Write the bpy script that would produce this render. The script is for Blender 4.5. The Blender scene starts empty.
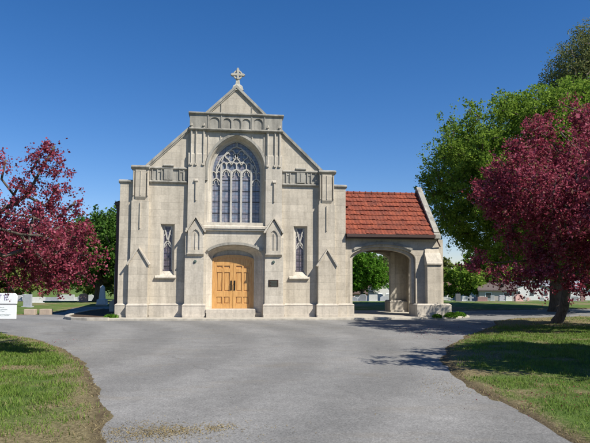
import bpy, bmesh, math, random
import numpy as np
from mathutils import Vector, Matrix
from mathutils.geometry import tessellate_polygon
R = math.radians
scene = bpy.context.scene
C = scene.collection

# ------------------------------------------------------------------ camera, sky, sun, exposure
SUN_AZ, SUN_EL = R(47), R(46)          # azimuth from the facade's normal towards its right, elevation
EYE = (-0.4, -24.0, 1.6)
cd = bpy.data.cameras.new('camera'); cam = bpy.data.objects.new('camera', cd); C.objects.link(cam)
yaw, pitch, roll = R(6.8), R(4.0), R(0.3)
cd.sensor_width = 36; cd.lens = 36.0; cd.shift_y = 16.2 / 590; cd.clip_start = 0.1; cd.clip_end = 4000
cam.location = EYE
fwd = Vector((math.sin(yaw) * math.cos(pitch), math.cos(yaw) * math.cos(pitch), math.sin(pitch)))
rt = Vector((math.cos(yaw), -math.sin(yaw), 0)); upv = rt.cross(fwd)
r2 = rt * math.cos(roll) + upv * math.sin(roll); u2 = upv * math.cos(roll) - rt * math.sin(roll)
cam.rotation_euler = Matrix((r2, u2, -fwd)).transposed().to_euler()
scene.camera = cam

w = bpy.data.worlds.new('World'); scene.world = w; w.use_nodes = True
nt = w.node_tree; bg = nt.nodes['Background']
sky = nt.nodes.new('ShaderNodeTexSky'); sky.sky_type = 'NISHITA'; sky.sun_disc = False
sky.sun_elevation = SUN_EL; sky.sun_rotation = R(180 - 47)
sky.air_density = 1.0; sky.dust_density = 0.0; sky.ozone_density = 4.5; sky.altitude = 200
hs = nt.nodes.new('ShaderNodeHueSaturation'); hs.inputs['Saturation'].default_value = 1.27
nt.links.new(sky.outputs[0], hs.inputs['Color']); tn = nt.nodes.new('ShaderNodeMix'); tn.data_type = 'RGBA'; tn.blend_type = 'MULTIPLY'; tn.inputs[0].default_value = 1; tn.inputs[7].default_value = (1.08, 0.98, 1.10, 1)
nt.links.new(hs.outputs[0], tn.inputs[6]); nt.links.new(tn.outputs[2], bg.inputs[0]); bg.inputs[1].default_value = 0.074
ld = bpy.data.lights.new('sun', 'SUN'); lo = bpy.data.objects.new('sun', ld); C.objects.link(lo)
ld.energy = 5.0; ld.angle = R(0.53); ld.color = (1.0, 0.955, 0.88)
to_sun = Vector((math.sin(SUN_AZ) * math.cos(SUN_EL), -math.cos(SUN_AZ) * math.cos(SUN_EL), math.sin(SUN_EL)))
lo.rotation_euler = to_sun.to_track_quat('Z', 'Y').to_euler(); lo.location = (20, -20, 30)
vs = scene.view_settings; vs.view_transform = 'Standard'; vs.look = 'None'; vs.gamma = 1; vs.exposure = 0.58
vs.use_curve_mapping = False

# ------------------------------------------------------------------ helpers
def site(right, ahead):
    """plan position from metres right of / ahead of the spot the photographer stood on"""
    return (EYE[0] + ahead * math.sin(yaw) + right * math.cos(yaw), EYE[1] + ahead * math.cos(yaw) - right * math.sin(yaw))

def tag(o, label=None, cat=None, group=None, kind=None):
    if label: o['label'] = label
    if cat: o['category'] = cat
    if group: o['group'] = group
    if kind: o['kind'] = kind
    return o

def empty(name, loc, rz=0):
    o = bpy.data.objects.new(name, None); C.objects.link(o); o.location = loc; o.rotation_euler = (0, 0, rz)
    o.empty_display_size = 0.2
    return o

def link_mesh(name, me, m, parent=None, smooth=False, loc=None):
    o = bpy.data.objects.new(name, me); C.objects.link(o)
    if m: me.materials.append(m)
    if smooth: me.polygons.foreach_set('use_smooth', [True] * len(me.polygons))
    if parent: o.parent = parent
    if loc: o.location = loc
    return o

def arch_pts(cx, hw, zs, rise, n=24, kind='ellipse', c=0.16):
    """points of an arch from its left springing to its right one"""
    out = []
    if kind == 'ellipse':
        for i in range(n + 1):
            a = math.pi * (1 - i / n)
            out.append((cx + hw * math.cos(a), zs + rise * math.sin(a)))
    else:                                   # pointed, two centres
        Rr = hw + c; half = n // 2
        amax = math.acos(c / Rr)
        for i in range(half + 1):
            a = math.pi - amax * i / half
            out.append((cx + c + Rr * math.cos(a), zs + Rr * math.sin(a)))
        for i in range(1, half + 1):
            a = amax - amax * i / half
            out.append((cx - c + Rr * math.cos(a), zs + Rr * math.sin(a)))
    return out

class MB:
    def __init__(s): s.v = []; s.f = []
    def box(s, x0, x1, y0, y1, z0, z1):
        b = len(s.v)
        s.v += [(x0, y0, z0), (x1, y0, z0), (x1, y1, z0), (x0, y1, z0), (x0, y0, z1), (x1, y0, z1), (x1, y1, z1), (x0, y1, z1)]
        s.f += [tuple(b + i for i in q) for q in ((0, 3, 2, 1), (4, 5, 6, 7), (0, 1, 5, 4), (1, 2, 6, 5), (2, 3, 7, 6), (3, 0, 4, 7))]
        return s
    def prism(s, poly, a0, a1, axis='y', holes=()):
        """a polygon (with holes) in the XZ plane (axis y), YZ plane (axis x) or XY plane (axis z), extruded from a0 to a1"""
        loops = [list(poly)] + [list(h) for h in holes]
        flat = [p for l in loops for p in l]; n = len(flat); b = len(s.v)
        def P(p, a): return (p[0], a, p[1]) if axis == 'y' else ((a, p[0], p[1]) if axis == 'x' else (p[0], p[1], a))
        s.v += [P(p, a0) for p in flat] + [P(p, a1) for p in flat]
        for t in tessellate_polygon([[Vector((p[0], p[1], 0)) for p in l] for l in loops]):
            s.f.append(tuple(b + i for i in t)); s.f.append(tuple(b + n + i for i in reversed(t)))
        k = 0
        for l in loops:
            m = len(l)
            for i in range(m):
                j = (i + 1) % m
                s.f.append((b + k + i, b + k + j, b + n + k + j, b + n + k + i))
            k += m
        return s
    def loft(s, profiles, closed=False):
        """profiles: lists of 3-D points of equal length, skinned in order"""
        b = len(s.v); n = len(profiles[0])
        for p in profiles: s.v += list(p)
        for k in range(len(profiles) - 1):
            for i in range(n if closed else n - 1):
                j = (i + 1) % n
                s.f.append((b + k * n + i, b + k * n + j, b + (k + 1) * n + j, b + (k + 1) * n + i))
        return s
    def bar(s, pts, wd, y0, y1, closed=False):
        """a flat moulding of width wd following a line in the XZ plane, from y0 to y1"""
        n = len(pts); L = []; Rr = []
        for i in range(n):
            a = pts[(i - 1) % n] if (closed or i > 0) else pts[i]
            c = pts[(i + 1) % n] if (closed or i < n - 1) else pts[i]
            d = Vector((c[0] - a[0], c[1] - a[1])); d = d.normalized() if d.length > 1e-9 else Vector((1, 0))
            q = Vector((-d.y, d.x)) * wd / 2
            L.append((pts[i][0] + q.x, pts[i][1] + q.y)); Rr.append((pts[i][0] - q.x, pts[i][1] - q.y))
        b = len(s.v)
        for i in range(n):
            s.v += [(L[i][0], y0, L[i][1]), (Rr[i][0], y0, Rr[i][1]), (Rr[i][0], y1, Rr[i][1]), (L[i][0], y1, L[i][1])]
        for i in range(n if closed else n - 1):
            j = (i + 1) % n
            for k in range(4):
                k2 = (k + 1) % 4
                s.f.append((b + i * 4 + k, b + i * 4 + k2, b + j * 4 + k2, b + j * 4 + k))
        if not closed:
            s.f.append((b, b + 1, b + 2, b + 3)); e = b + (n - 1) * 4; s.f.append((e + 3, e + 2, e + 1, e))
        return s
    def tube(s, pts, rad, sides=8):
        b = len(s.v); n = len(pts); rad = rad if hasattr(rad, '__len__') else [rad] * n
        for i in range(n):
            a = Vector(pts[max(i - 1, 0)]); c = Vector(pts[min(i + 1, n - 1)]); d = (c - a).normalized()
            x = d.orthogonal().normalized() if i == 0 else (px - d * px.dot(d)).normalized()
            px = x; y = d.cross(x)
            for k in range(sides):
                t = 2 * math.pi * k / sides
                s.v.append(tuple(Vector(pts[i]) + (x * math.cos(t) + y * math.sin(t)) * rad[i]))
        for i in range(n - 1):
            for k in range(sides):
                k2 = (k + 1) % sides
                s.f.append((b + i * sides + k, b + i * sides + k2, b + (i + 1) * sides + k2, b + (i + 1) * sides + k))
        s.f.append(tuple(b + k for k in reversed(range(sides)))); e = b + (n - 1) * sides
        s.f.append(tuple(e + k for k in range(sides)))
        return s
    def build(s, name, m, parent=None, bevel=0, smooth=False, loc=None):
        me = bpy.data.meshes.new(name); me.from_pydata(s.v, [], s.f); me.update()
        bm = bmesh.new(); bm.from_mesh(me); bmesh.ops.recalc_face_normals(bm, faces=bm.faces); bm.to_mesh(me); bm.free()
        o = link_mesh(name, me, m, parent, smooth, loc)
        if bevel:
            md = o.modifiers.new('bevel', 'BEVEL'); md.width = bevel; md.segments = 2; md.limit_method = 'ANGLE'; md.angle_limit = R(35)
        return o

# ------------------------------------------------------------------ materials
def new_mat(name, rough=0.85, spec=0.3):
    m = bpy.data.materials.new(name); m.use_nodes = True
    N = m.node_tree.nodes; L = m.node_tree.links; P = N['Principled BSDF']
    P.inputs['Roughness'].default_value = rough; P.inputs['Specular IOR Level'].default_value = spec
    return m, N, L, P
def coords(N, L, scale=(1, 1, 1), kind='Object'):
    tc = N.new('ShaderNodeTexCoord'); mp = N.new('ShaderNodeMapping'); mp.inputs['Scale'].default_value = scale
    L.new(tc.outputs[kind], mp.inputs['Vector']); return mp.outputs[0]
def noise(N, L, vec, scale, detail=4, rough=0.6):
    n = N.new('ShaderNodeTexNoise'); n.inputs['Scale'].default_value = scale; n.inputs['Detail'].default_value = detail
    n.inputs['Roughness'].default_value = rough; L.new(vec, n.inputs['Vector']); return n.outputs['Fac']
def ramp(N, L, fac, stops):
    r = N.new('ShaderNodeValToRGB'); e = r.color_ramp.elements
    while len(e) < len(stops): e.new(0.5)
    for i, (p, c) in enumerate(stops):
        e[i].position = p; e[i].color = (*c, 1) if hasattr(c, '__len__') else (c, c, c, 1)
    L.new(fac, r.inputs[0]); return r.outputs[0]
def mix(N, L, fac, a, b, mode='MIX'):
    m = N.new('ShaderNodeMix'); m.data_type = 'RGBA'; m.blend_type = mode
    for sock, val in ((m.inputs[0], fac), (m.inputs[6], a), (m.inputs[7], b)):
        if hasattr(val, 'links') or hasattr(val, 'is_linked'): L.new(val, sock)
        elif hasattr(val, '__len__'): sock.default_value = (*val, 1)
        else: sock.default_value = val
    return m.outputs[2]
def bump(N, L, P, h, strength=0.3, dist=0.02):
    b = N.new('ShaderNodeBump'); b.inputs['Strength'].default_value = strength; b.inputs['Distance'].default_value = dist
    L.new(h, b.inputs['Height']); L.new(b.outputs[0], P.inputs['Normal'])
def math_n(N, L, op, a, b):
    m = N.new('ShaderNodeMath'); m.operation = op
    for i, v in enumerate((a, b)):
        if hasattr(v, 'is_linked'): L.new(v, m.inputs[i])
        else: m.inputs[i].default_value = v
    return m.outputs[0]

def stone_mat(name, c1, c2, stain, row=0.29, width=0.74, stain_amt=0.4, joints=True, weather=0.5):
    m, N, L, P = new_mat(name, 0.9, 0.2)
    v = coords(N, L)
    sep = N.new('ShaderNodeSeparateXYZ'); L.new(v, sep.inputs[0])
    u = math_n(N, L, 'ADD', sep.outputs[0], sep.outputs[1])
    cmb = N.new('ShaderNodeCombineXYZ'); L.new(u, cmb.inputs[0]); L.new(sep.outputs[2], cmb.inputs[1])
    br = N.new('ShaderNodeTexBrick'); L.new(cmb.outputs[0], br.inputs['Vector'])
    br.inputs['Scale'].default_value = 1; br.inputs['Brick Width'].default_value = width; br.inputs['Row Height'].default_value = row
    br.inputs['Mortar Size'].default_value = 0.007; br.inputs['Mortar Smooth'].default_value = 0.6
    br.inputs['Color1'].default_value = (*c1, 1); br.inputs['Color2'].default_value = (*c2, 1)
    mort = tuple(x * (0.76 if joints else 0.97) for x in c1); br.inputs['Mortar'].default_value = (*mort, 1)
    n1 = noise(N, L, v, 0.75, 6, 0.62); n2 = noise(N, L, v, 14, 5, 0.7); n4 = noise(N, L, v, 95, 3, 0.7)
    vs_ = coords(N, L, (3.2, 3.2, 0.35)); n3 = noise(N, L, vs_, 1.2, 5, 0.65)
    col = mix(N, L, ramp(N, L, n1, [(0.40, 0), (0.66, stain_amt)]), br.outputs['Color'], stain)
    col = mix(N, L, ramp(N, L, n3, [(0.46, 0), (0.68, min(1, stain_amt * 1.3))]), col, tuple(x * 0.72 for x in stain))
    # lichen and soot grow with height: patches gated by a broad noise over the upper stone
    hz = N.new('ShaderNodeMapRange'); hz.inputs[1].default_value = 3.5; hz.inputs[2].default_value = 9.5
    L.new(sep.outputs[2], hz.inputs[0])
    soot = math_n(N, L, 'MULTIPLY', hz.outputs[0], ramp(N, L, noise(N, L, v, 1.7, 6, 0.7), [(0.34, 0.1), (0.66, weather)]))
    col = mix(N, L, soot, col, (0.30, 0.285, 0.245))
    col = mix(N, L, 1.0, col, ramp(N, L, noise(N, L, v, 4.5, 5, 0.65), [(0.3, 0.90), (0.7, 1.06)]), 'MULTIPLY')
    col = mix(N, L, 1.0, col, ramp(N, L, n2, [(0.25, 0.82), (0.75, 1.10)]), 'MULTIPLY')
    col = mix(N, L, 1.0, col, ramp(N, L, n4, [(0.25, 0.88), (0.75, 1.08)]), 'MULTIPLY')
    L.new(col, P.inputs['Base Color'])
    h = math_n(N, L, 'ADD', math_n(N, L, 'MULTIPLY', n4, 0.35), math_n(N, L, 'MULTIPLY', n2, 0.5))
    if joints: h = math_n(N, L, 'SUBTRACT', h, math_n(N, L, 'MULTIPLY', br.outputs['Fac'], 0.9))
    bump(N, L, P, h, 0.45, 0.012)
    return m

STONE = stone_mat('limestone_ashlar', (0.62, 0.55, 0.435), (0.49, 0.435, 0.345), (0.38, 0.335, 0.265))
DRESSED = stone_mat('dressed_limestone', (0.60, 0.545, 0.45), (0.52, 0.47, 0.38), (0.37, 0.33, 0.27), row=0.47, width=0.9)
COPING = stone_mat('weathered_coping', (0.43, 0.405, 0.345), (0.37, 0.35, 0.295), (0.20, 0.19, 0.165), row=5, width=0.8, stain_amt=0.6, weather=0.5)
PLINTH = stone_mat('plinth_stone', (0.58, 0.52, 0.43), (0.50, 0.45, 0.37), (0.38, 0.345, 0.29), row=0.52, width=1.15)
TRACERY = stone_mat('tracery_stone', (0.50, 0.475, 0.42), (0.47, 0.445, 0.39), (0.42, 0.40, 0.36), joints=False, stain_amt=0.3, weather=0.1)

def simple(name, col, rough=0.6, spec=0.4, metal=0.0, var=0.12, scale=8):
    m, N, L, P = new_mat(name, rough, spec); P.inputs['Metallic'].default_value = metal
    v = coords(N, L); n = noise(N, L, v, scale, 5, 0.65)
    c = mix(N, L, 1.0, col, ramp(N, L, n, [(0.25, 1 - var), (0.75, 1 + var)]), 'MULTIPLY'); L.new(c, P.inputs['Base Color'])
    bump(N, L, P, n, 0.15, 0.01)
    return m
BRONZE = simple('dark_bronze', (0.055, 0.04, 0.03), 0.5, 0.5, 0.6)
PATINA = simple('patinated_bronze', (0.10, 0.14, 0.12), 0.6, 0.4, 0.4)
GUTTER = simple('brown_gutter_paint', (0.065, 0.038, 0.03), 0.45, 0.5)
MAROON = simple('maroon_downpipe', (0.07, 0.035, 0.035), 0.5, 0.4)
IRON = simple('black_iron', (0.02, 0.018, 0.016), 0.45, 0.5, 0.7)
LEAD = simple('window_lead', (0.045, 0.045, 0.05), 0.55, 0.4)
WHITE = simple('white_board', (0.86, 0.87, 0.88), 0.5, 0.4, var=0.03)
INK = simple('mauve_lettering', (0.30, 0.27, 0.42), 0.6)
INK_GREEN = simple('grey_green_lettering', (0.38, 0.43, 0.42), 0.6)
CONCRETE = simple('kerb_concrete', (0.40, 0.365, 0.30), 0.92, 0.2, var=0.28, scale=5)
CEIL = simple('porch_ceiling_timber', (0.16, 0.13, 0.10), 0.8, 0.2)
SLAT = simple('aluminium_rail', (0.5, 0.5, 0.5), 0.4, 0.5, 0.5)

def wood_mat():
    m, N, L, P = new_mat('honey_oak', 0.42, 0.45)
    v = coords(N, L, (9, 9, 0.8)); n = noise(N, L, v, 3, 6, 0.6); n2 = noise(N, L, coords(N, L, (40, 40, 1.5)), 3, 3, 0.6)
    c = ramp(N, L, n, [(0.25, (0.34, 0.155, 0.045)), (0.5, (0.56, 0.30, 0.095)), (0.8, (0.66, 0.40, 0.155))])
    c = mix(N, L, 1.0, c, ramp(N, L, n2, [(0.3, 0.85), (0.7, 1.06)]), 'MULTIPLY')
    L.new(c, P.inputs['Base Color']); bump(N, L, P, n2, 0.2, 0.004); P.inputs['Coat Weight'].default_value = 0.25
    P.inputs['Coat Roughness'].default_value = 0.25
    return m
OAK = wood_mat()

def glass_mat(name, cols, sx, sz):
    m, N, L, P = new_mat(name, 0.22, 0.5)
    v = coords(N, L)
    sep = N.new('ShaderNodeSeparateXYZ'); L.new(v, sep.inputs[0])
    cmb = N.new('ShaderNodeCombineXYZ'); L.new(sep.outputs[0], cmb.inputs[0]); L.new(sep.outputs[2], cmb.inputs[1])
    vo = N.new('ShaderNodeTexVoronoi'); vo.feature = 'F1'; vo.inputs['Scale'].default_value = 9; L.new(cmb.outputs[0], vo.inputs['Vector'])
    sc = N.new('ShaderNodeSeparateColor'); L.new(vo.outputs['Color'], sc.inputs[0])
    c = ramp(N, L, sc.outputs[0], [(i / (len(cols) - 1), k) for i, k in enumerate(cols)])
    br = N.new('ShaderNodeTexBrick'); L.new(cmb.outputs[0], br.inputs['Vector']); br.offset = 0
    br.inputs['Scale'].default_value = 1; br.inputs['Brick Width'].default_value = sx; br.inputs['Row Height'].default_value = sz
    br.inputs['Mortar Size'].default_value = 0.006
    br.inputs['Color1'].default_value = (1, 1, 1, 1); br.inputs['Color2'].default_value = (0.75, 0.75, 0.8, 1); br.inputs['Mortar'].default_value = (0.3, 0.3, 0.3, 1)
    c = mix(N, L, 1.0, c, br.outputs['Color'], 'MULTIPLY'); L.new(c, P.inputs['Base Color'])
    bump(N, L, P, noise(N, L, v, 5, 3), 0.25, 0.02)
    return m
GLASS = glass_mat('stained_glass_blue', [(0.15, 0.18, 0.22), (0.22, 0.22, 0.26), (0.27, 0.25, 0.27), (0.18, 0.22, 0.28), (0.20, 0.20, 0.22)], 0.14, 0.12)
GLASS2 = glass_mat('stained_glass_dark', [(0.10, 0.09, 0.10), (0.17, 0.14, 0.16), (0.09, 0.09, 0.13), (0.22, 0.18, 0.18)], 0.11, 0.10)

def tile_mat():
    m, N, L, P = new_mat('terracotta_tiles', 0.9, 0.12)
    v = coords(N, L)
    sep = N.new('ShaderNodeSeparateXYZ'); L.new(v, sep.inputs[0])
    cmb = N.new('ShaderNodeCombineXYZ'); L.new(sep.outputs[0], cmb.inputs[0]); L.new(math_n(N, L, 'ADD', sep.outputs[1], sep.outputs[2]), cmb.inputs[1])
    br = N.new('ShaderNodeTexBrick'); L.new(cmb.outputs[0], br.inputs['Vector']); br.inputs['Scale'].default_value = 1
    br.inputs['Brick Width'].default_value = 0.21; br.inputs['Row Height'].default_value = 0.486; br.inputs['Mortar Size'].default_value = 0.004
    br.inputs['Color1'].default_value = (0.27, 0.075, 0.042, 1); br.inputs['Color2'].default_value = (0.185, 0.052, 0.033, 1); br.inputs['Mortar'].default_value = (0.12, 0.03, 0.02, 1)
    n = noise(N, L, v, 2.2, 6, 0.7); n2 = noise(N, L, v, 25, 4, 0.7)
    c = mix(N, L, ramp(N, L, n, [(0.42, 0), (0.7, 0.75)]), br.outputs['Color'], (0.105, 0.048, 0.038))
    c = mix(N, L, 1.0, c, ramp(N, L, n2, [(0.3, 0.78), (0.7, 1.15)]), 'MULTIPLY')
    L.new(c, P.inputs['Base Color']); bump(N, L, P, n2, 0.3, 0.01)
    return m
TILE = tile_mat()

def leaf_mat(name, stops, trans=0.35, rough=0.6):
    m, N, L, P = new_mat(name, rough, 0.08)
    g = N.new('ShaderNodeNewGeometry'); v = coords(N, L)
    n = noise(N, L, v, 0.9, 3, 0.5)
    f = math_n(N, L, 'ADD', math_n(N, L, 'MULTIPLY', g.outputs['Random Per Island'], 0.75), math_n(N, L, 'MULTIPLY', n, 0.5))
    f = math_n(N, L, 'SUBTRACT', f, 0.12)
    c = ramp(N, L, f, stops); L.new(c, P.inputs['Base Color'])
    tr = N.new('ShaderNodeBsdfTranslucent'); L.new(c, tr.inputs['Color'])
    mx = N.new('ShaderNodeMixShader'); mx.inputs[0].default_value = trans
    L.new(P.outputs[0], mx.inputs[1]); L.new(tr.outputs[0], mx.inputs[2]); L.new(mx.outputs[0], N['Material Output'].inputs[0])
    return m
LEAF_GREEN = leaf_mat('spring_green_leaves', [(0.0, (0.08, 0.15, 0.02)), (0.5, (0.165, 0.265, 0.035)), (1.0, (0.28, 0.38, 0.06))], 0.5)
LEAF_DEEP = leaf_mat('dark_green_leaves', [(0.0, (0.03, 0.075, 0.014)), (0.5, (0.065, 0.14, 0.022)), (1.0, (0.12, 0.21, 0.035))])
LEAF_BRIGHT = leaf_mat('bright_green_leaves', [(0.0, (0.05, 0.13, 0.012)), (0.5, (0.085, 0.20, 0.018)), (1.0, (0.15, 0.28, 0.03))])
LEAF_OLIVE = leaf_mat('budding_olive_leaves', [(0.0, (0.09, 0.12, 0.045)), (0.6, (0.16, 0.19, 0.065)), (1.0, (0.25, 0.22, 0.09))])
LEAF_YELLOW = leaf_mat('yellow_green_leaves', [(0.0, (0.10, 0.13, 0.03)), (0.6, (0.17, 0.20, 0.05)), (1.0, (0.22, 0.22, 0.08))])
LEAF_TAN = leaf_mat('tan_buds', [(0.0, (0.12, 0.09, 0.06)), (0.6, (0.2, 0.14, 0.09)), (1.0, (0.25, 0.17, 0.11))])
BLOSSOM = leaf_mat('crabapple_blossom', [(0.0, (0.06, 0.022, 0.022)), (0.28, (0.18, 0.032, 0.048)), (0.60, (0.35, 0.060, 0.096)), (0.80, (0.50, 0.16, 0.21)), (0.87, (0.13, 0.12, 0.04)), (1.0, (0.10, 0.13, 0.035))], 0.42)
BLADE = leaf_mat('grass_blades', [(0.0, (0.07, 0.13, 0.02)), (0.45, (0.14, 0.22, 0.035)), (0.78, (0.17, 0.24, 0.05)), (0.93, (0.25, 0.24, 0.10)), (1.0, (0.32, 0.26, 0.13))], 0.3)
STRAW = leaf_mat('dry_grass_blades', [(0.0, (0.17, 0.13, 0.065)), (0.6, (0.28, 0.22, 0.11)), (1.0, (0.38, 0.31, 0.17))], 0.2)

def bark_mat(name, c1, c2):
    m, N, L, P = new_mat(name, 0.95, 0.1)
    n = noise(N, L, coords(N, L, (6, 6, 1.2)), 3, 6, 0.7)
    L.new(ramp(N, L, n, [(0.3, c1), (0.7, c2)]), P.inputs['Base Color']); bump(N, L, P, n, 0.8, 0.03); return m
BARK = bark_mat('grey_brown_bark', (0.05, 0.04, 0.032), (0.17, 0.14, 0.11))
BARK_PALE = bark_mat('pale_twigs', (0.14, 0.11, 0.085), (0.27, 0.23, 0.18))

# ------------------------------------------------------------------ numpy noise and polygons
def vnoise(x, y, seed=0):
    xi = np.floor(x).astype(np.int64); yi = np.floor(y).astype(np.int64); fx = x - xi; fy = y - yi
    fx = fx * fx * (3 - 2 * fx); fy = fy * fy * (3 - 2 * fy)
    def h(a, b):
        n = (a * 374761393 + b * 668265263 + seed * 1442695041) & 0x7fffffff
        n = ((n ^ (n >> 13)) * 1274126177) & 0x7fffffff
        return ((n ^ (n >> 16)) & 0xffff) / 65535.0
    return (h(xi, yi) * (1 - fx) + h(xi + 1, yi) * fx) * (1 - fy) + (h(xi, yi + 1) * (1 - fx) + h(xi + 1, yi + 1) * fx) * fy
def fbm(x, y, seed=0, o=4):
    s = 0; a = 0.5
    for i in range(o): s = s + a * vnoise(x * 2 ** i, y * 2 ** i, seed + i); a *= 0.5
    return s / (1 - 0.5 ** o)
def signed_dist(X, Y, poly):
    """distance to the polygon's edge, negative inside"""
    ins = np.zeros(X.shape, bool); d = np.full(X.shape, 1e9); n = len(poly)
    for i in range(n):
        x1, y1 = poly[i]; x2, y2 = poly[(i + 1) % n]
        c = ((y1 > Y) != (y2 > Y)) & (X < (x2 - x1) * (Y - y1) / ((y2 - y1) or 1e-12) + x1); ins ^= c
        dx, dy = x2 - x1, y2 - y1; t = np.clip(((X - x1) * dx + (Y - y1) * dy) / (dx * dx + dy * dy), 0, 1)
        d = np.minimum(d, np.hypot(X - x1 - t * dx, Y - y1 - t * dy))
    return np.where(ins, -d, d)

# ------------------------------------------------------------------ the setting: ground and drive
DRIVE = [(-0.6, -34), (-1.35, -20), (-1.55, -18.0), (-1.70, -17.4), (-1.78, -16.75), (-2.0, -15.9), (-2.4, -14.5), (-2.99, -12.5), (-4.0, -10.05),
         (-5.5, -7.5), (-6.7, -6.3), (-8.2, -5.5), (-11, -4.9), (-40, -4.5), (-40, 0.2), (-15, 1.0), (-9.6, 2.2), (-8.0, 3.1), (-7.9, 5.2), (-8.3, 8.5),
         (-8.0, 9.8), (-6.9, 10.4), (-4.4, 10.6), (-4.2, 2.0), (4.3, 2.0), (4.3, 5.6), (8.0, 5.5), (11.7, 5.6), (20, 7.2), (60, 12), (60, 4.2), (24, 1.8),
         (16, 0.7), (13.0, -0.25), (11.2, -0.9), (10.0, -2.0), (9.2, -3.9), (8.0, -5.6), (6.5, -7.75), (4.9, -10.4), (3.95, -12.6), (3.42, -14.6), (3.28, -15.8), (3.22, -17.0),
         (3.1, -18), (3.0, -20), (2.6, -34)]
def slope_z(Y): return -0.035 * np.clip(Y - 16, 0, 84)
def ground_z(X, Y, d):
    e = d + (fbm(X * 1.3, Y * 1.3, 3) - 0.5) * 0.22 + (fbm(X * 6, Y * 6, 9, 3) - 0.5) * 0.06
    rise = np.clip((e + 0.04) / 0.22, -1, 1)
    z = np.where(rise < 0, rise * 0.05, rise * 0.035) + np.clip(e, 0, 3) * 0.018 * (fbm(X * 0.5, Y * 0.5, 5) + 0.3)
    z = z + np.where(e > 0, (fbm(X * 2.3, Y * 2.3, 8) - 0.5) * 0.05, 0)
    return z + slope_z(Y)
def axis(lo, hi, fine_lo, fine_hi, step):
    a = list(np.arange(fine_lo, fine_hi + 1e-6, step)); x = fine_hi; s = step
    while x < hi: s *= 1.35; x = min(x + s, hi); a.append(x)
    x = fine_lo; s = step; b = []
    while x > lo: s *= 1.35; x = max(x - s, lo); b.append(x)
    return np.array(b[::-1] + a)
gx = axis(-1500, 1500, -13, 19, 0.11); gy = axis(-120, 2500, -21, 8, 0.11)
GX, GY = np.meshgrid(gx, gy); D = signed_dist(GX, GY, DRIVE); GZ = ground_z(GX, GY, D)
me = bpy.data.meshes.new('ground'); nx, ny = len(gx), len(gy)
V = np.stack([GX.ravel(), GY.ravel(), GZ.ravel()], 1)
idx = np.arange(nx * ny).reshape(ny, nx)
Fq = np.stack([idx[:-1, :-1].ravel(), idx[:-1, 1:].ravel(), idx[1:, 1:].ravel(), idx[1:, :-1].ravel()], 1)
def fast_mesh(me, V, F, k):
    me.vertices.add(len(V)); me.vertices.foreach_set('co', np.ascontiguousarray(V, dtype=np.float32).ravel())
    me.loops.add(F.size); me.loops.foreach_set('vertex_index', np.ascontiguousarray(F, dtype=np.int32).ravel())
    me.polygons.add(len(F)); me.polygons.foreach_set('loop_start', np.arange(0, F.size, k, dtype=np.int32))
    try: me.polygons.foreach_set('loop_total', np.full(len(F), k, dtype=np.int32))
    except Exception: pass
    me.update(calc_edges=True)
fast_mesh(me, V, Fq, 4)
# where the turf is bare: along the drive's edge, and in worn patches
def bareness(X, Y, d):
    edge = np.exp(-np.clip(d, 0, 9) / 0.2) * 0.95
    patch = np.clip((fbm(X * 0.42 + 3, Y * 0.42, 21) - 0.52) * 4.2, 0, 1) * 0.6 + np.clip((fbm(X * 1.6, Y * 1.6, 31) - 0.52) * 5, 0, 1) * 0.5
    worn_l = np.exp(-((Y + 18.3) / 1.0) ** 2) * (X < 1) * 0.7 + np.exp(-(((X + 2.3) / 0.7) ** 2 + ((Y + 15.6) / 2.6) ** 2)) * 0.3
    worn_r = np.exp(-(((X - 11.5) / 3.2) ** 2 + ((Y + 3.4) / 2.6) ** 2)) * 0.95
    return np.clip(edge + patch + worn_l + worn_r, 0, 1)
at = me.attributes.new('bare', 'FLOAT', 'POINT'); at.data.foreach_set('value', bareness(GX, GY, D).ravel().astype(np.float32))
at = me.attributes.new('rim', 'FLOAT', 'POINT'); at.data.foreach_set('value', np.exp(-np.abs(D.ravel()) / 0.16).astype(np.float32))
gm, N, L, P = new_mat('turf_and_soil', 0.95, 0.1)
v = coords(N, L); a = N.new('ShaderNodeAttribute'); a.attribute_name = 'bare'; a2 = N.new('ShaderNodeAttribute'); a2.attribute_name = 'rim'
nf = noise(N, L, v, 22, 6, 0.75); nm = noise(N, L, v, 2.6, 5, 0.6); nl = noise(N, L, v, 0.45, 4, 0.55)
green = ramp(N, L, math_n(N, L, 'ADD', math_n(N, L, 'MULTIPLY', nf, 0.5), math_n(N, L, 'MULTIPLY', nm, 0.5)), [(0.3, (0.05, 0.08, 0.018)), (0.55, (0.10, 0.16, 0.034)), (0.75, (0.17, 0.21, 0.06))])
dry = ramp(N, L, nf, [(0.3, (0.085, 0.068, 0.036)), (0.5, (0.20, 0.165, 0.085)), (0.7, (0.38, 0.32, 0.18))])
fac = math_n(N, L, 'ADD', a.outputs['Fac'], math_n(N, L, 'MULTIPLY', math_n(N, L, 'SUBTRACT', nf, 0.5), 0.9))
c = mix(N, L, ramp(N, L, fac, [(0.2, 0), (0.62, 1)]), green, dry)
c = mix(N, L, ramp(N, L, nl, [(0.45, 0), (0.75, 0.35)]), c, (0.19, 0.165, 0.08))
c = mix(N, L, ramp(N, L, a2.outputs['Fac'], [(0.35, 0), (0.95, 0.8)]), c, (0.075, 0.052, 0.036))
L.new(c, P.inputs['Base Color']); bump(N, L, P, nf, 0.9, 0.04)
go = link_mesh('ground', me, gm, smooth=True); tag(go, kind='structure')

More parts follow.
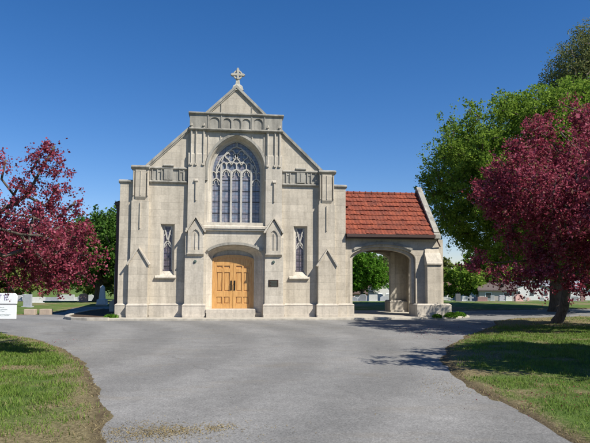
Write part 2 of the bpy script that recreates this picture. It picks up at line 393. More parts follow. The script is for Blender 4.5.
am, N, L, P = new_mat('aged_asphalt', 0.93, 0.2)
v = coords(N, L)
n1 = noise(N, L, v, 0.35, 5, 0.6); n2 = noise(N, L, v, 3.0, 6, 0.7); n3 = noise(N, L, v, 48, 3, 0.8)
vo = N.new('ShaderNodeTexVoronoi'); vo.inputs['Scale'].default_value = 62; L.new(v, vo.inputs['Vector'])
sc = N.new('ShaderNodeSeparateColor'); L.new(vo.outputs['Color'], sc.inputs[0])
c = ramp(N, L, n1, [(0.3, (0.168, 0.165, 0.155)), (0.5, (0.200, 0.195, 0.182)), (0.7, (0.236, 0.229, 0.213))])
c = mix(N, L, 1.0, c, ramp(N, L, n2, [(0.25, 0.82), (0.75, 1.12)]), 'MULTIPLY')
c = mix(N, L, 1.0, c, ramp(N, L, n3, [(0.25, 0.78), (0.75, 1.2)]), 'MULTIPLY')
c = mix(N, L, 1.0, c, ramp(N, L, sc.outputs[0], [(0.0, 0.78), (0.5, 1.0), (1.0, 1.24)]), 'MULTIPLY')
# tyre-polished lanes sweep round, stretched noise
wv = N.new('ShaderNodeTexWave'); wv.wave_type = 'RINGS'; wv.rings_direction = 'Z'; wv.inputs['Scale'].default_value = 0.16; wv.inputs['Distortion'].default_value = 3; wv.inputs['Detail'].default_value = 3
mp = N.new('ShaderNodeMapping'); mp.inputs['Location'].default_value = (14, 8, 0); L.new(v, mp.inputs['Vector']); L.new(mp.outputs[0], wv.inputs['Vector'])
c = mix(N, L, 1.0, c, ramp(N, L, wv.outputs['Fac'], [(0.2, 0.90), (0.8, 1.06)]), 'MULTIPLY')
# hairline cracks
nw = N.new('ShaderNodeTexNoise'); nw.inputs['Scale'].default_value = 1.3; L.new(v, nw.inputs['Vector'])
wm = mix(N, L, 0.35, v, nw.outputs['Color'])
vc = N.new('ShaderNodeTexVoronoi'); vc.feature = 'DISTANCE_TO_EDGE'; vc.inputs['Scale'].default_value = 0.42; L.new(wm, vc.inputs['Vector'])
crack = math_n(N, L, 'MULTIPLY', ramp(N, L, vc.outputs['Distance'], [(0.0, 1), (0.012, 0)]), ramp(N, L, noise(N, L, v, 0.5, 3), [(0.5, 0), (0.65, 0.4)]))
c = mix(N, L, crack, c, (0.075, 0.07, 0.065))
# oil drips and brown washed-in soil
oil = ramp(N, L, noise(N, L, v, 1.15, 4, 0.55), [(0.66, 0), (0.78, 0.5)])
c = mix(N, L, oil, c, (0.09, 0.088, 0.085))
soil = ramp(N, L, noise(N, L, coords(N, L, (0.5, 1.3, 1)), 0.8, 6, 0.7), [(0.54, 0), (0.74, 0.45)])
c = mix(N, L, soil, c, (0.20, 0.17, 0.125))
L.new(c, P.inputs['Base Color']); bump(N, L, P, math_n(N, L, 'ADD', n3, sc.outputs[1]), 0.5, 0.006)
mb = MB(); mb.prism(DRIVE, -0.05, 0.0, 'z'); tag(mb.build('driveway', am), kind='structure')

# concrete walk in front of the chapel and under the porch
mb = MB(); mb.prism([(-4.75, -1.0), (-1.3, -1.14), (3.0, -1.14), (5.2, -1.0), (8.9, -0.55), (10.0, 0.25), (10.2, 0.9), (9.3, 1.3), (9.3, 4.6), (4.6, 4.6), (4.6, 0.4), (-4.75, 0.4)], -0.05, 0.075, 'z')
tag(mb.build('walkway', CONCRETE, bevel=0.015), kind='structure')

# ------------------------------------------------------------------ the chapel
ch = empty('stone_chapel', (0, 0, 0))
tag(ch, 'pale limestone Gothic chapel with oak double doors, traceried window and red tiled arched porch', 'chapel')
DX = 0.0
WIN = dict(cx=0.04, hw=1.16, zs=5.98, c=0.36, zb=3.87)
def win_prof(i, y, zb=None):
    z = WIN['zb'] if zb is None else zb
    pts = arch_pts(WIN['cx'], WIN['hw'] - i, WIN['zs'], 0, 32, 'pointed', WIN['c'])
    return [(WIN['cx'] - WIN['hw'] + i, y, z)] + [(p[0], y, p[1]) for p in pts] + [(WIN['cx'] + WIN['hw'] - i, y, z)]
def door_prof(i, y, cx=0.015):
    pts = arch_pts(cx - i * 0.2, 1.135 - i, 2.46, 0.49 - i * 0.55, 28)
    return [(pts[0][0], y, 0.0)] + [(p[0], y, p[1]) for p in pts] + [(pts[-1][0], y, 0.0)]
xz = lambda pr: [(p[0], p[2]) for p in pr]

# main wall: side bays and the gable, with a notch for the middle bay
holes = [[(-1.28, 0.1), (1.28, 0.1), (1.28, 7.55), (-1.28, 7.55)]]
SW = [(-2.96, -2.40), (2.40, 2.97)]
for a, b in SW: holes.append([(a, 1.72), (b, 1.72), (b, 3.77), (a, 3.77)])
mb = MB(); mb.prism([(-3.52, 0), (3.52, 0), (3.52, 6.05), (0, 9.44), (-3.52, 6.05)], 0.0, 0.5, 'y', holes)
mb.build('gabled_wall', STONE, ch)
# middle bay wall, set a little forward, and its two openings' moulded reveals
mb = MB(); mb.prism([(-1.34, 0), (1.34, 0), (1.34, 7.66), (-1.34, 7.66)], -0.07, -0.003, 'y', [xz(win_prof(0, 0)), [(p[0], max(p[1], 0.02)) for p in xz(door_prof(0, 0))]])
mb.build('middle_bay_wall', DRESSED, ch)

gw = MB()
gw.loft([win_prof(0, -0.07), win_prof(0.02, -0.02), win_prof(0.035, -0.01), win_prof(0.075, 0.20), win_prof(0.13, 0.24), win_prof(0.13, 0.40)])
frame = gw.build('great_window', DRESSED, ch, smooth=False)
g = MB(); g.prism(xz(win_prof(0.10, 0)), 0.345, 0.36); g.build('stained_glass', GLASS, frame)
# tracery
X0, X1 = WIN['cx'] - 1.03, WIN['cx'] + 1.03
pitch_l = (X1 - X0) / 5; M = [X0 + pitch_l * i for i in range(6)]
tr = MB(); ya, yb = 0.27, 0.362; t = 0.062
def lancet(x0, x1, zs, y0=ya, wd=t, n=14):
    hw = (x1 - x0) / 2; cc = hw * 0.6; return arch_pts((x0 + x1) / 2, hw, zs, 0, n, 'pointed', cc)
inner = xz(win_prof(0.13 + 0.028, 0)); tr.bar(inner, 0.06, ya - 0.002, yb)
def top_at(x):
    hw = WIN['hw'] - 0.15; Rr = hw + WIN['c']; dx = abs(x - WIN['cx']) + WIN['c']
    return WIN['zs'] + math.sqrt(max(Rr * Rr - dx * dx, 0))
zh_out, zh_in = 5.42, 5.80
for k, x in enumerate(M[1:5]):
    tr.bar([(x, WIN['zb']), (x, 6.02 if k in (1, 2) else 6.3)], 0.082, ya - 0.012, yb)
for k in range(5):
    zs = zh_out if k in (0, 4) else zh_in
    tr.bar(lancet(M[k], M[k + 1], zs), 0.05, ya + 0.004, yb)
    cx = (M[k] + M[k + 1]) / 2; top = zs + math.sqrt((pitch_l / 2 * 1.6) ** 2 - (pitch_l / 2 * 0.6) ** 2)
    # cusps in each light's head
    for sgn in (-1, 1):
        tr.bar([(cx + sgn * pitch_l * 0.42, zs + 0.02), (cx + sgn * pitch_l * 0.22, zs + 0.05), (cx + sgn * pitch_l * 0.16, zs + 0.17), (cx + sgn * 0.02, zs + 0.23)], 0.026, ya + 0.02, yb)
    # the pair of narrow panels above each light
    zt = (6.42 if k in (1, 2, 3) else 6.12)
    tr.bar([(cx, top), (cx, zt - 0.02)], 0.045, ya + 0.003, yb)
    if k in (0, 4):
        s = 1 if k == 0 else -1
        tr.bar([(cx, top + 0.02), (cx + s * 0.02, 6.0), (cx + s * 0.1, 6.2), (cx + s * 0.22, 6.34)], 0.045, ya + 0.001, yb)
        tr.bar([(M[k] if k == 4 else M[k + 1], 6.1), (cx + s * 0.07, 6.32)], 0.036, ya + 0.002, yb)
        for sgn in (-1, 1): tr.bar(lancet(cx - pitch_l / 2 if sgn < 0 else cx, cx if sgn < 0 else cx + pitch_l / 2, 5.85), 0.032, ya + 0.006, yb)
    else:
        for sgn in (-1, 1):
            a, b = (cx - pitch_l / 2, cx) if sgn < 0 else (cx, cx + pitch_l / 2)
            tr.bar(lancet(a, b, 6.25), 0.04, ya + 0.005, yb)
            tr.bar([(a if sgn < 0 else b, 6.02), ((a + b) / 2, 5.99 + 0.1), (cx, top + 0.02)], 0.03, ya + 0.007, yb)
# reticulated net over the middle lights
for cx0 in (M[2], M[3]):
    q = []
    for i in range(24):
        a = 2 * math.pi * i / 24; rr = 0.225 * (1 + 0.16 * math.cos(4 * a))
        q.append((cx0 + rr * math.cos(a), 6.66 + rr * math.sin(a)))
    tr.bar(q, 0.042, ya + 0.004, yb, closed=True)
    for k in range(4):
        a = math.pi / 4 + k * math.pi / 2
        tr.bar([(cx0 + 0.20 * math.cos(a), 6.66 + 0.20 * math.sin(a)), (cx0 + 0.085 * math.cos(a), 6.66 + 0.085 * math.sin(a))], 0.03, ya + 0.012, yb)
for s in (-1, 1):
    c0 = WIN['cx']
    tr.bar([(c0 + s * 0.62, 6.42), (c0 + s * 0.52, 6.66), (c0 + s * 0.36, 6.86), (c0 + s * 0.17, 7.0), (c0, 7.06)], 0.042, ya + 0.003, yb)
    tr.bar([(c0, 6.66), (c0 + s * 0.0, 6.72)], 0.04, ya + 0.008, yb)
    tr.bar([(c0 + s * 0.84, 6.1), (c0 + s * 0.75, 6.36), (c0 + s * 0.60, 6.60), (c0 + s * 0.48, 6.72)], 0.036, ya + 0.009, yb)
    tr.bar([(c0 + s * 0.02, 7.06), (c0 + s * 0.03, 7.2), (c0 + s * 0.01, 7.26)], 0.03, ya + 0.01, yb)
tr.build('tracery', TRACERY, frame)
sb = MB()
for z in (4.28, 4.76, 5.22, 5.66): sb.box(X0, X1, 0.325, 0.34, z - 0.012, z + 0.012)
sb.build('saddle_bar', LEAD, frame)
# sill
mb = MB(); mb.prism([(-0.21, 3.60), (-0.21, 3.70), (0.28, 3.895), (0.38, 3.895), (0.38, 3.60)], -1.26, 1.30, 'x')
mb.box(-1.24, 1.28, -0.17, 0.1, 3.53, 3.60); mb.build('sill', DRESSED, frame, bevel=0.01)
# hood moulds over the window and the door
mb = MB(); pts = arch_pts(WIN['cx'], WIN['hw'] + 0.055, WIN['zs'], 0, 36, 'pointed', WIN['c'])
mb.bar([(pts[0][0], WIN['zs'] - 0.42)] + pts + [(pts[-1][0], WIN['zs'] - 0.42)], 0.10, -0.13, -0.05)
mb.bar([(WIN['cx'] - 1.225, 5.64), (WIN['cx'] - 1.225, 5.56)], 0.13, -0.14, -0.05); mb.bar([(WIN['cx'] + 1.2, 5.64), (WIN['cx'] + 1.2, 5.56)], 0.09, -0.14, -0.05)
mb.build('window_hood', COPING, ch)
mb = MB(); pts = arch_pts(0.015, 1.20, 2.50, 0.52, 36); pts = [p for p in pts if p[1] > 2.70]
mb.bar(pts, 0.10, -0.15, -0.05); mb.build('door_hood', COPING, ch)
# doorway: a loft of receding orders
mb = MB()
mb.loft([door_prof(0, -0.07), door_prof(0.02, -0.03), door_prof(0.045, -0.015), door_prof(0.06, 0.02), door_prof(0.285, 0.27), door_prof(0.31, 0.29), door_prof(0.31, 0.56)])
dw = mb.build('doorway', DRESSED, ch)
# oak doors
DB = -0.03
dcx = 0.015 - 0.31 * 0.2; DH = 0.79
dp = arch_pts(dcx, DH + 0.04, 2.31, 0.20, 28)
mb = MB(); mb.prism([(dcx - 0.95, 2.27), (dcx - 0.9, 2.27)] + [(p[0], p[1] + 0.05) for p in dp] + [(dcx + 0.9, 2.27), (dcx + 0.95, 2.27), (dcx + 0.95, 2.95), (dcx - 0.95, 2.95)], 0.375, 0.54); mb.build('tympanum', DRESSED, dw)
mb = MB()
mb.bar([(dp[0][0], 0.38)] + dp + [(dp[-1][0], 0.38)], 0.12, 0.30, 0.42)
mb.prism([(dcx - DH, 2.22), (dcx + DH, 2.22)] + [(p[0], p[1]) for p in reversed(arch_pts(dcx, DH, 2.31, 0.20, 20))], 0.335, 0.40)
mb.build('door_frame', OAK, dw, bevel=0.006, loc=(0, DB, 0))
for s in (-1, 1):
    m0 = MB(); xa, xb = (dcx - 0.785, dcx - 0.006) if s < 0 else (dcx + 0.006, dcx + 0.785)
    st = 0.125; zb, zt = 0.385, 2.235
    m0.box(xa + 0.01, xb - 0.01, 0.372, 0.405, zb, zt)                                  # recessed panel field
    m0.box(xa, xa + st, 0.335, 0.39, zb, zt); m0.box(xb - st, xb, 0.335, 0.39, zb, zt)       # stiles
    for a, b in ((zb, zb + 0.20), (0.86, 1.09), (1.86, 2.02), (zt - 0.11, zt)): m0.box(xa + st, xb - st, 0.3352, 0.39, a, b)
    xm = (xa + xb) / 2
    m0.box(xm - 0.035, xm + 0.035, 0.336, 0.39, 0.585, 0.86); m0.box(xm - 0.04, xm + 0.04, 0.336, 0.39, 1.09, 1.86); m0.box(xm - 0.035, xm + 0.035, 0.336, 0.39, 2.02, 2.13)
    for a, b in ((0.62, 0.83), (1.13, 1.82)):
        for xl, xr in ((xa + st + 0.035, xm - 0.07), (xm + 0.07, xb - st - 0.035)): m0.box(xl, xr, 0.352, 0.38, a, b)
    dl = m0.build('oak_door', OAK, ch, bevel=0.006, loc=(0, DB, 0))
    h = MB(); hx = dcx + s * 0.07
    h.box(hx - 0.03, hx + 0.03, 0.322, 0.334, 1.12, 1.52); h.tube([(hx, 0.334, 1.2), (hx, 0.27, 1.2), (hx, 0.27, 1.44), (hx, 0.334, 1.44)], 0.013, 6)
    h.build('handle', IRON, dl)
# threshold steps
mb = MB(); mb.box(-1.115, 0.84, -0.47, 0.56, 0.24, 0.385); mb.box(-1.09, 0.82, -0.56, -0.005, 0.04, 0.235); mb.box(-1.0, 1.16, -0.005, 0.56, 0.03, 0.235)
mb.build('doorstep', PLINTH, ch, bevel=0.012)

# side windows
for (a, b) in SW:
    mb = MB(); z0, z1 = 1.72, 3.77
    prof = lambda i, y, k=1.0: [(a + i, y, z0 + i * k * 1.7), (a + i, y, z1 - i * 0.5), (b - i, y, z1 - i * 0.5), (b - i, y, z0 + i * k * 1.7)]
    mb.loft([prof(0, 0), prof(0.02, 0.06), prof(0.10, 0.17), prof(0.105, 0.25)], closed=True)
    fr = mb.build('side_window', DRESSED, ch)
    MB().box(a + 0.07, b - 0.07, 0.20, 0.215, z0 + 0.05, z1 - 0.02).build('stained_glass', GLASS2, fr)
    t2 = MB(); c0 = (a + b) / 2; hw = (b - a) / 2 - 0.105
    for s in (-1, 1):
        t2.bar([(c0 + s * hw * 0.95, 1.95), (c0 + s * hw * 0.95, 3.7)], 0.035, 0.16, 0.205)
        t2.bar([(c0 + s * hw * 0.95, 2.86), (c0 + s * hw * 0.55, 3.02), (c0, 3.12)], 0.05, 0.155, 0.205)
        t2.bar([(c0, 3.10), (c0 + s * 0.045, 3.26), (c0 + s * 0.07, 3.42), (c0 + s * 0.13, 3.6), (c0 + s * 0.155, 3.70)], 0.05, 0.152, 0.205)
        t2.bar([(c0 + s * 0.155, 3.3), (c0 + s * 0.09, 3.4)], 0.03, 0.158, 0.205)
        t2.bar([(c0 + s * hw * 0.9, 2.82), (c0 + s * 0.06, 2.92), (c0 + s * 0.02, 3.02)], 0.028, 0.162, 0.205)
    t2.bar([(c0 - 0.19, 3.705), (c0 + 0.19, 3.705)], 0.04, 0.163, 0.205)
    t2.build('tracery', TRACERY, fr)
    l2 = MB()
    for z in (2.1, 2.35, 2.6): l2.box(a + 0.1, b - 0.1, 0.185, 0.2, z - 0.009, z + 0.009)
    l2.box(c0 - 0.008, c0 + 0.008, 0.187, 0.2, 1.92, 2.9); l2.build('saddle_bar', LEAD, fr)
    MB().prism([(-0.10, 1.60), (-0.10, 1.655), (0.0, 1.715), (0.04, 1.715), (0.04, 1.60)], a - 0.17, b + 0.08, 'x').build('sill', DRESSED, fr)

# plinth, in pieces with a moulded top
def plinth_piece(x0, x1, y, yb=0.0):
    m_ = MB(); m_.box(x0, x1, y, yb, 0.0, 0.52)
    m_.loft([[(x0 - 0.004, y - 0.006, 0.52), (x1 + 0.004, y - 0.006, 0.52), (x1 + 0.004, yb, 0.52), (x0 - 0.004, yb, 0.52)],
             [(x0 - 0.004, y - 0.006, 0.555), (x1 + 0.004, y - 0.006, 0.555), (x1 + 0.004, yb, 0.555), (x0 - 0.004, yb, 0.555)],
             [(x0 + 0.07, y + 0.09, 0.61), (x1 - 0.07, y + 0.09, 0.61), (x1 - 0.07, yb, 0.61), (x0 + 0.07, yb, 0.61)]], closed=True)
    m_.box(x0 + 0.02, x1 - 0.02, y - 0.03, y + 0.02, 0.0, 0.17)
    return m_.build('plinth', PLINTH, ch, bevel=0.008)
plinth_piece(-3.36, -2.04, -0.10); plinth_piece(2.02, 3.30, -0.10)
plinth_piece(-2.03, -1.12, -0.43); plinth_piece(1.14, 2.0, -0.43)
plinth_piece(-4.18, -3.37, -0.38); plinth_piece(3.31, 4.20, -0.38)
plinth_piece(-4.64, -4.19, -0.17, 0.6); plinth_piece(4.21, 4.60, -0.17, 0.6)

# middle-bay buttresses with gabled niches
for s in (-1, 1):
    xs = lambda a, b: (min(s * a, s * b), max(s * a, s * b))
    B = MB()
    x0, x1 = xs(1.215, 1.955); B.prism([(0.05, 0.3), (-0.33, 0.3), (-0.33, 3.25), (-0.17, 3.62), (0.05, 3.62)], x0, x1, 'x')
    x0, x1 = xs(1.225, 1.90); B.box(x0, x1, -0.16, 0.05, 3.6, 6.6)
    x0, x1 = xs(1.235, 1.86); B.box(x0, x1, -0.135, 0.05, 6.6, 7.66)
    x0, x1 = xs(1.225, 1.90); B.prism([(0.05, 6.598), (-0.16, 6.598), (-0.136, 6.67), (0.05, 6.67)], x0, x1, 'x')
    # slim shafts running up into the parapet band
    for xc, ytop, zt in ((1.30, -0.21, 7.84), (1.60, -0.175, 7.6), (1.79, -0.20, 7.84)):
        c_, r_ = s * xc, 0.032
        B.tube([(c_, -0.165, 6.2), (c_, -0.165, zt), (c_, -0.165, zt + 0.06)], [r_, r_, 0.008], 8)
        B.box(c_ - 0.045, c_ + 0.045, ytop - 0.02, -0.1, zt - 0.07, zt - 0.03)
        B.box(c_ - 0.05, c_ + 0.05, -0.215, -0.1, 6.16, 6.24)
    c_ = s * 1.575; B.box(c_ - 0.022, c_ + 0.022, -0.215, -0.1, 4.72, 5.50); B.prism([(-0.235, 5.50), (-0.235, 5.55), (-0.15, 5.62), (-0.1, 5.62), (-0.1, 5.50)], c_ - 0.07, c_ + 0.07, 'x')
    bo = B.build('buttress', DRESSED, ch, bevel=0.008)
    # gablet and its blind lancet
    gc = s * 1.555; G = MB()
    body = [(gc - 0.30, 2.60), (gc + 0.30, 2.60), (gc + 0.30, 3.50), (gc, 3.95), (gc - 0.30, 3.50)]
    ln = [(gc - 0.155, 2.72)] + arch_pts(gc, 0.155, 3.30, 0, 12, 'pointed', 0.11) + [(gc + 0.155, 2.72)]
    G.prism(body, -0.405, -0.20, 'y', [ln]); G.prism(ln, -0.36, -0.25, 'y')
    G.box(gc - 0.012, gc + 0.012, -0.39, -0.355, 2.73, 3.42)
    G.bar([(gc - 0.385, 3.44), (gc - 0.34, 3.52), (gc, 4.05), (gc + 0.34, 3.52), (gc + 0.385, 3.44)], 0.075, -0.47, -0.15)
    G.prism([(-0.33, 2.47), (-0.44, 2.56), (-0.44, 2.605), (-0.25, 2.605), (-0.25, 2.47)], gc - 0.335, gc + 0.335, 'x')
    G.build('gablet', DRESSED, bo, bevel=0.005)
    md_ = MB(); md_.tube([(gc, -0.328, 2.27), (gc, -0.36, 2.27)], 0.06, 16); md_.tube([(gc, -0.36, 2.27), (gc, -0.385, 2.27)], 0.035, 12)
    md_.build('medallion', PATINA, bo)
pq = MB(); pq.box(1.36, 1.76, -0.352, -0.331, 1.29, 1.56); po = pq.build('plaque', BRONZE, ch, bevel=0.004)
pr = MB()
for z in (1.50, 1.46, 1.42, 1.38, 1.34): pr.box(1.42 + 0.02 * (int(z * 100) % 3), 1.70 - 0.02 * (int(z * 100) % 2), -0.355, -0.352, z - 0.005, z + 0.005)
pr.build('raised_lines', PATINA, po)

# outer buttresses and corner piers
for s in (-1, 1):
    xs = lambda a, b: (min(s * a, s * b), max(s * a, s * b))
    B = MB()
    x0, x1 = xs(3.385, 4.13); c_ = (x0 + x1) / 2
    B.prism([(x0, 0.3), (x1, 0.3), (x1, 2.22), (c_, 2.74), (x0, 2.22)], -0.285, 0.3, 'y')
    x0, x1 = xs(3.41, 4.09); B.box(x0, x1, -0.20, 0.45, 2.2, 4.66)
    x0, x1 = xs(3.44, 4.06); B.box(x0, x1, -0.175, 0.45, 4.66, 5.96)
    x0, x1 = xs(3.55, 3.95); B.box(x0, x1, -0.235, -0.1, 4.82, 5.9); B.prism([(-0.1, 4.70), (-0.176, 4.70), (-0.235, 4.82), (-0.1, 4.82)], x0, x1, 'x')
    for q in (3.475, 3.745, 4.02): B.box(s * q - 0.018, s * q + 0.018, -0.255, -0.1, 4.86, 5.86)
    B.box(s * 3.74 - 0.02, s * 3.74 + 0.02, -0.245, -0.15, 3.56, 4.6)
    bo = B.build('buttress', STONE, ch, bevel=0.008)
    x0, x1 = xs(3.385, 4.13); G = MB()
    G.bar([(x0 - 0.06, 2.12), (x0 - 0.01, 2.2), (c_, 2.80), (x1 + 0.01, 2.2), (x1 + 0.06, 2.12)], 0.075, -0.35, -0.10); G.build('gablet', DRESSED, bo, bevel=0.005)
    x0, x1 = xs(3.42, 4.13); G = MB(); G.prism([(-0.22, 5.94), (-0.28, 6.0), (-0.28, 6.045), (-0.05, 6.12), (0.5, 6.12), (0.5, 5.94)], x0, x1, 'x'); G.build('coping', COPING, bo)
    B = MB(); x0, x1 = xs(4.0, 4.56); B.box(x0, x1, -0.08, 0.6, 0.4, 5.38)
    po = B.build('corner_pier', STONE, ch, bevel=0.008)
    x0, x1 = xs(4.068, 4.61); G = MB(); G.prism([(-0.10, 5.375), (-0.15, 5.43), (-0.15, 5.47), (0.0, 5.53), (0.62, 5.53), (0.62, 5.375)], x0, x1, 'x'); G.build('coping', COPING, po)

# side-bay parapets
for s in (-1, 1):
    xs = lambda a, b: (min(s * a, s * b), max(s * a, s * b))
    F_ = MB(); x0, x1 = xs(1.92, 3.43); F_.prism([(-0.001, 5.39), (-0.10, 5.455), (-0.10, 5.50), (-0.03, 5.53), (0.05, 5.53), (0.05, 5.39)], x0, x1, 'x')
    F_.box(x0, x1, -0.03, 0.05, 5.53, 5.97)
    F_.prism([(-0.03, 5.95), (-0.10, 6.0), (-0.10, 6.04), (-0.02, 6.09), (0.06, 6.09), (0.06, 5.95)], x0, x1, 'x')
    for q in (2.08, 2.24, 2.96, 3.12, 3.32): F_.box(s * q - 0.022, s * q + 0.022, -0.075, 0, 5.54, 5.96)
    for q in (2.16, 3.04): F_.box(s * q - 0.06, s * q + 0.06, -0.052, 0, 5.86, 5.97)
    x0, x1 = xs(2.51, 2.86); F_.box(x0, x1, -0.085, 0.05, 5.55, 6.08)
    cx_ = s * 2.685; F_.box(cx_ - 0.012, cx_ + 0.012, -0.10, -0.05, 5.60, 5.95)
    x0, x1 = xs(2.48, 2.89); F_.prism([(-0.085, 6.06), (-0.14, 6.1), (-0.14, 6.14), (-0.03, 6.19), (0.06, 6.19), (0.06, 6.06)], x0, x1, 'x')
    F_.build('blind_parapet', COPING, ch, bevel=0.006)
# raking copings
for s in (-1, 1):
    K = MB(); d = Vector((-s * 3.52, 3.39)).normalized(); nrm = Vector((s * abs(d.y), abs(d.x)))
    a = Vector((s * 3.56, 6.03)); b = Vector((s * 0.0, 9.44))
    def off(p, k): return (p.x + nrm.x * k, p.y + nrm.y * k)
    K.prism([off(a, 0.001), off(b, 0.001), (0, 9.575), off(a, 0.095)], -0.085 + 0.002 * s, 0.56)
    K.prism([off(a, -0.05), (0.0, 9.37), (0, 9.44), off(a, 0.0)], -0.045 + 0.002 * s, -0.001)
    K.build('raking_coping', COPING, ch)
# gable's vertical ribs
for x, z0, z1 in ((-0.62, 8.36, 8.86), (0.64, 8.36, 8.84)): MB().box(x - 0.016, x + 0.016, -0.03, 0.0, z0, z1).build('gable_rib', COPING, ch)
for x, z0, z1 in ((-0.62, 7.24, 7.60), (0.66, 7.24, 7.60), (-1.12, 6.55, 7.60), (1.15, 6.55, 7.60)): MB().box(x - 0.018, x + 0.018, -0.105, -0.05, z0, z1).build('spandrel_rib', DRESSED, ch)
# parapet band of the middle bay
K = MB(); pan = []
for a, b in ((-1.06, -0.68), (-0.53, -0.21), (-0.145, 0.18), (0.245, 0.57), (0.71, 1.08)):
    hw = (b - a) / 2; pan.append([(a, 7.70)] + arch_pts((a + b) / 2, hw, 7.98, hw * 0.9, 12) + [(b, 7.70)])
K.prism([(-1.87, 7.66), (1.89, 7.66), (1.89, 8.25), (-1.87, 8.25)], -0.165, -0.12, 'y', pan); K.box(-1.868, 1.888, -0.12, 0.30, 7.661, 8.249)
for x in (-1.14, -0.60, 0.635, 1.16): K.box(x - 0.018, x + 0.018, -0.195, -0.15, 7.70, 8.25)
K.prism([(-0.15, 7.58), (-0.19, 7.58), (-0.255, 7.625), (-0.255, 7.66), (-0.19, 7.69), (-0.1, 7.69), (-0.1, 7.58)], -1.89, 1.91, 'x')
K.prism([(-0.18, 8.24), (-0.24, 8.28), (-0.24, 8.33), (-0.1, 8.375), (0.34, 8.375), (0.34, 8.24)], -1.92, 1.95, 'x')
K.build('arcaded_parapet', COPING, ch, bevel=0.006)
# cross finial
K = MB(); cx_, cz = 0.045, 10.03
K.loft([[(cx_ - h, -0.02 - h * 0.6 + 0.1, z), (cx_ + h, -0.02 - h * 0.6 + 0.1, z), (cx_ + h, 0.1 + h * 0.6, z), (cx_ - h, 0.1 + h * 0.6, z)] for h, z in ((0.24, 9.36), (0.19, 9.54), (0.10, 9.62), (0.085, 9.72), (0.065, 9.82), (0.07, 9.88))], closed=True)
cr = []
for k in range(4):
    a = math.pi / 2 * k
    for off_, rr in ((-0.55, 0.085), (-0.22, 0.25), (-0.0, 0.30), (0.22, 0.25), (0.55, 0.085)):
        cr.append((cx_ + rr * math.cos(a + off_), cz + rr * math.sin(a + off_) * (1.0 if k != 3 else 0.7)))
K.prism(cr, -0.0, 0.14, 'y')
K.bar([(cx_ + 0.165 * math.cos(2 * math.pi * i / 24), cz + 0.165 * math.sin(2 * math.pi * i / 24)) for i in range(24)], 0.06, 0.02, 0.12, closed=True)
K.build('cross_finial', simple('pale_cross_stone', (0.38, 0.36, 0.30), 0.9, 0.2, var=0.25), ch, bevel=0.01)

# nave behind the facade
K = MB(); K.box(-4.45, 4.45, 0.55, 9.0, 0, 4.6); K.prism([(-4.4, 4.6), (4.4, 4.6), (0, 6.3)], 0.55, 9.0, 'y'); K.build('nave_wall', STONE, ch)
K = MB(); K.box(-4.6, -4.44, 0.6, 9.0, 0, 0.58); K.build('nave_plinth', PLINTH, ch)
def tile_roof(name, O, U, Vv, Ls, Lt, n, parent, step=0.045, wave=0.21, amp=0.016, lift=0.05):
    O, U, Vv = Vector(O), Vector(U).normalized(), Vector(Vv).normalized(); Nn = U.cross(Vv)
    if Nn.z < 0: Nn = -Nn
    m_ = MB(); ns = int(Ls / step); rnd = random.Random(4)
    for k in range(n):
        t0, t1 = Lt * k / n, Lt * (k + 1) / n; rows = [[], [], []]; jit = 0
        for i in range(ns + 1):
            s_ = Ls * i / ns; h = amp * abs(math.sin(math.pi * s_ / wave)) * 2
            if i % int(wave / step) == 0: jit = rnd.uniform(-0.012, 0.014)
            rows[0].append(tuple(O + U * s_ + Vv * (t0 - 0.03 + jit) + Nn * (-0.0)))
            rows[1].append(tuple(O + U * s_ + Vv * (t0 - 0.03 + jit) + Nn * (lift + h + jit)))
            rows[2].append(tuple(O + U * s_ + Vv * (t1 + 0.01) + Nn * (0.006 + h * 0.6)))
        m_.loft(rows)
    m_.box(0, 0.001, 0, 0.001, 0, 0.001) if False else None
    return m_.build(name, TILE, parent)
ang = math.atan2(4.2, 4.75)
for s in (-1, 1): tile_roof('nave_roof', (s * 4.75, 0.5, 4.66), (0, 1, 0), (-s * 4.75, 0, 1.85), 8.6, math.hypot(4.75, 1.85), 11, ch, step=0.1, wave=0.3)
K = MB(); K.box(-4.86, -4.70, 0.55, 9.1, 4.56, 4.70); K.box(-4.84, -4.6, 0.62, 0.80, 4.44, 4.58)
gt = K.build('gutter', GUTTER, ch); K = MB(); K.box(-4.80, -4.66, 0.63, 0.77, 0.1, 4.45); K.box(-4.82, -4.64, 0.61, 0.79, 2.3, 2.36); K.build('downpipe', MAROON, gt)
K = MB(); K.prism([(-4.4, 0), (-5.42, 0), (-5.42, 2.2), (-4.6, 3.2), (-4.4, 3.2)], 4.0, 4.6, 'y'); K.prism([(-4.4, 0), (-5.6, 0), (-5.6, 0.5), (-5.45, 0.6), (-4.4, 0.6)], 3.9, 4.7, 'y')
K.build('nave_buttress', STONE, ch)
MB().prism([(-4.4, 0), (-5.42, 0), (-5.42, 2.2), (-4.6, 3.2), (-4.4, 3.2)], 8.2, 8.8, 'y').build('nave_buttress', STONE, ch)

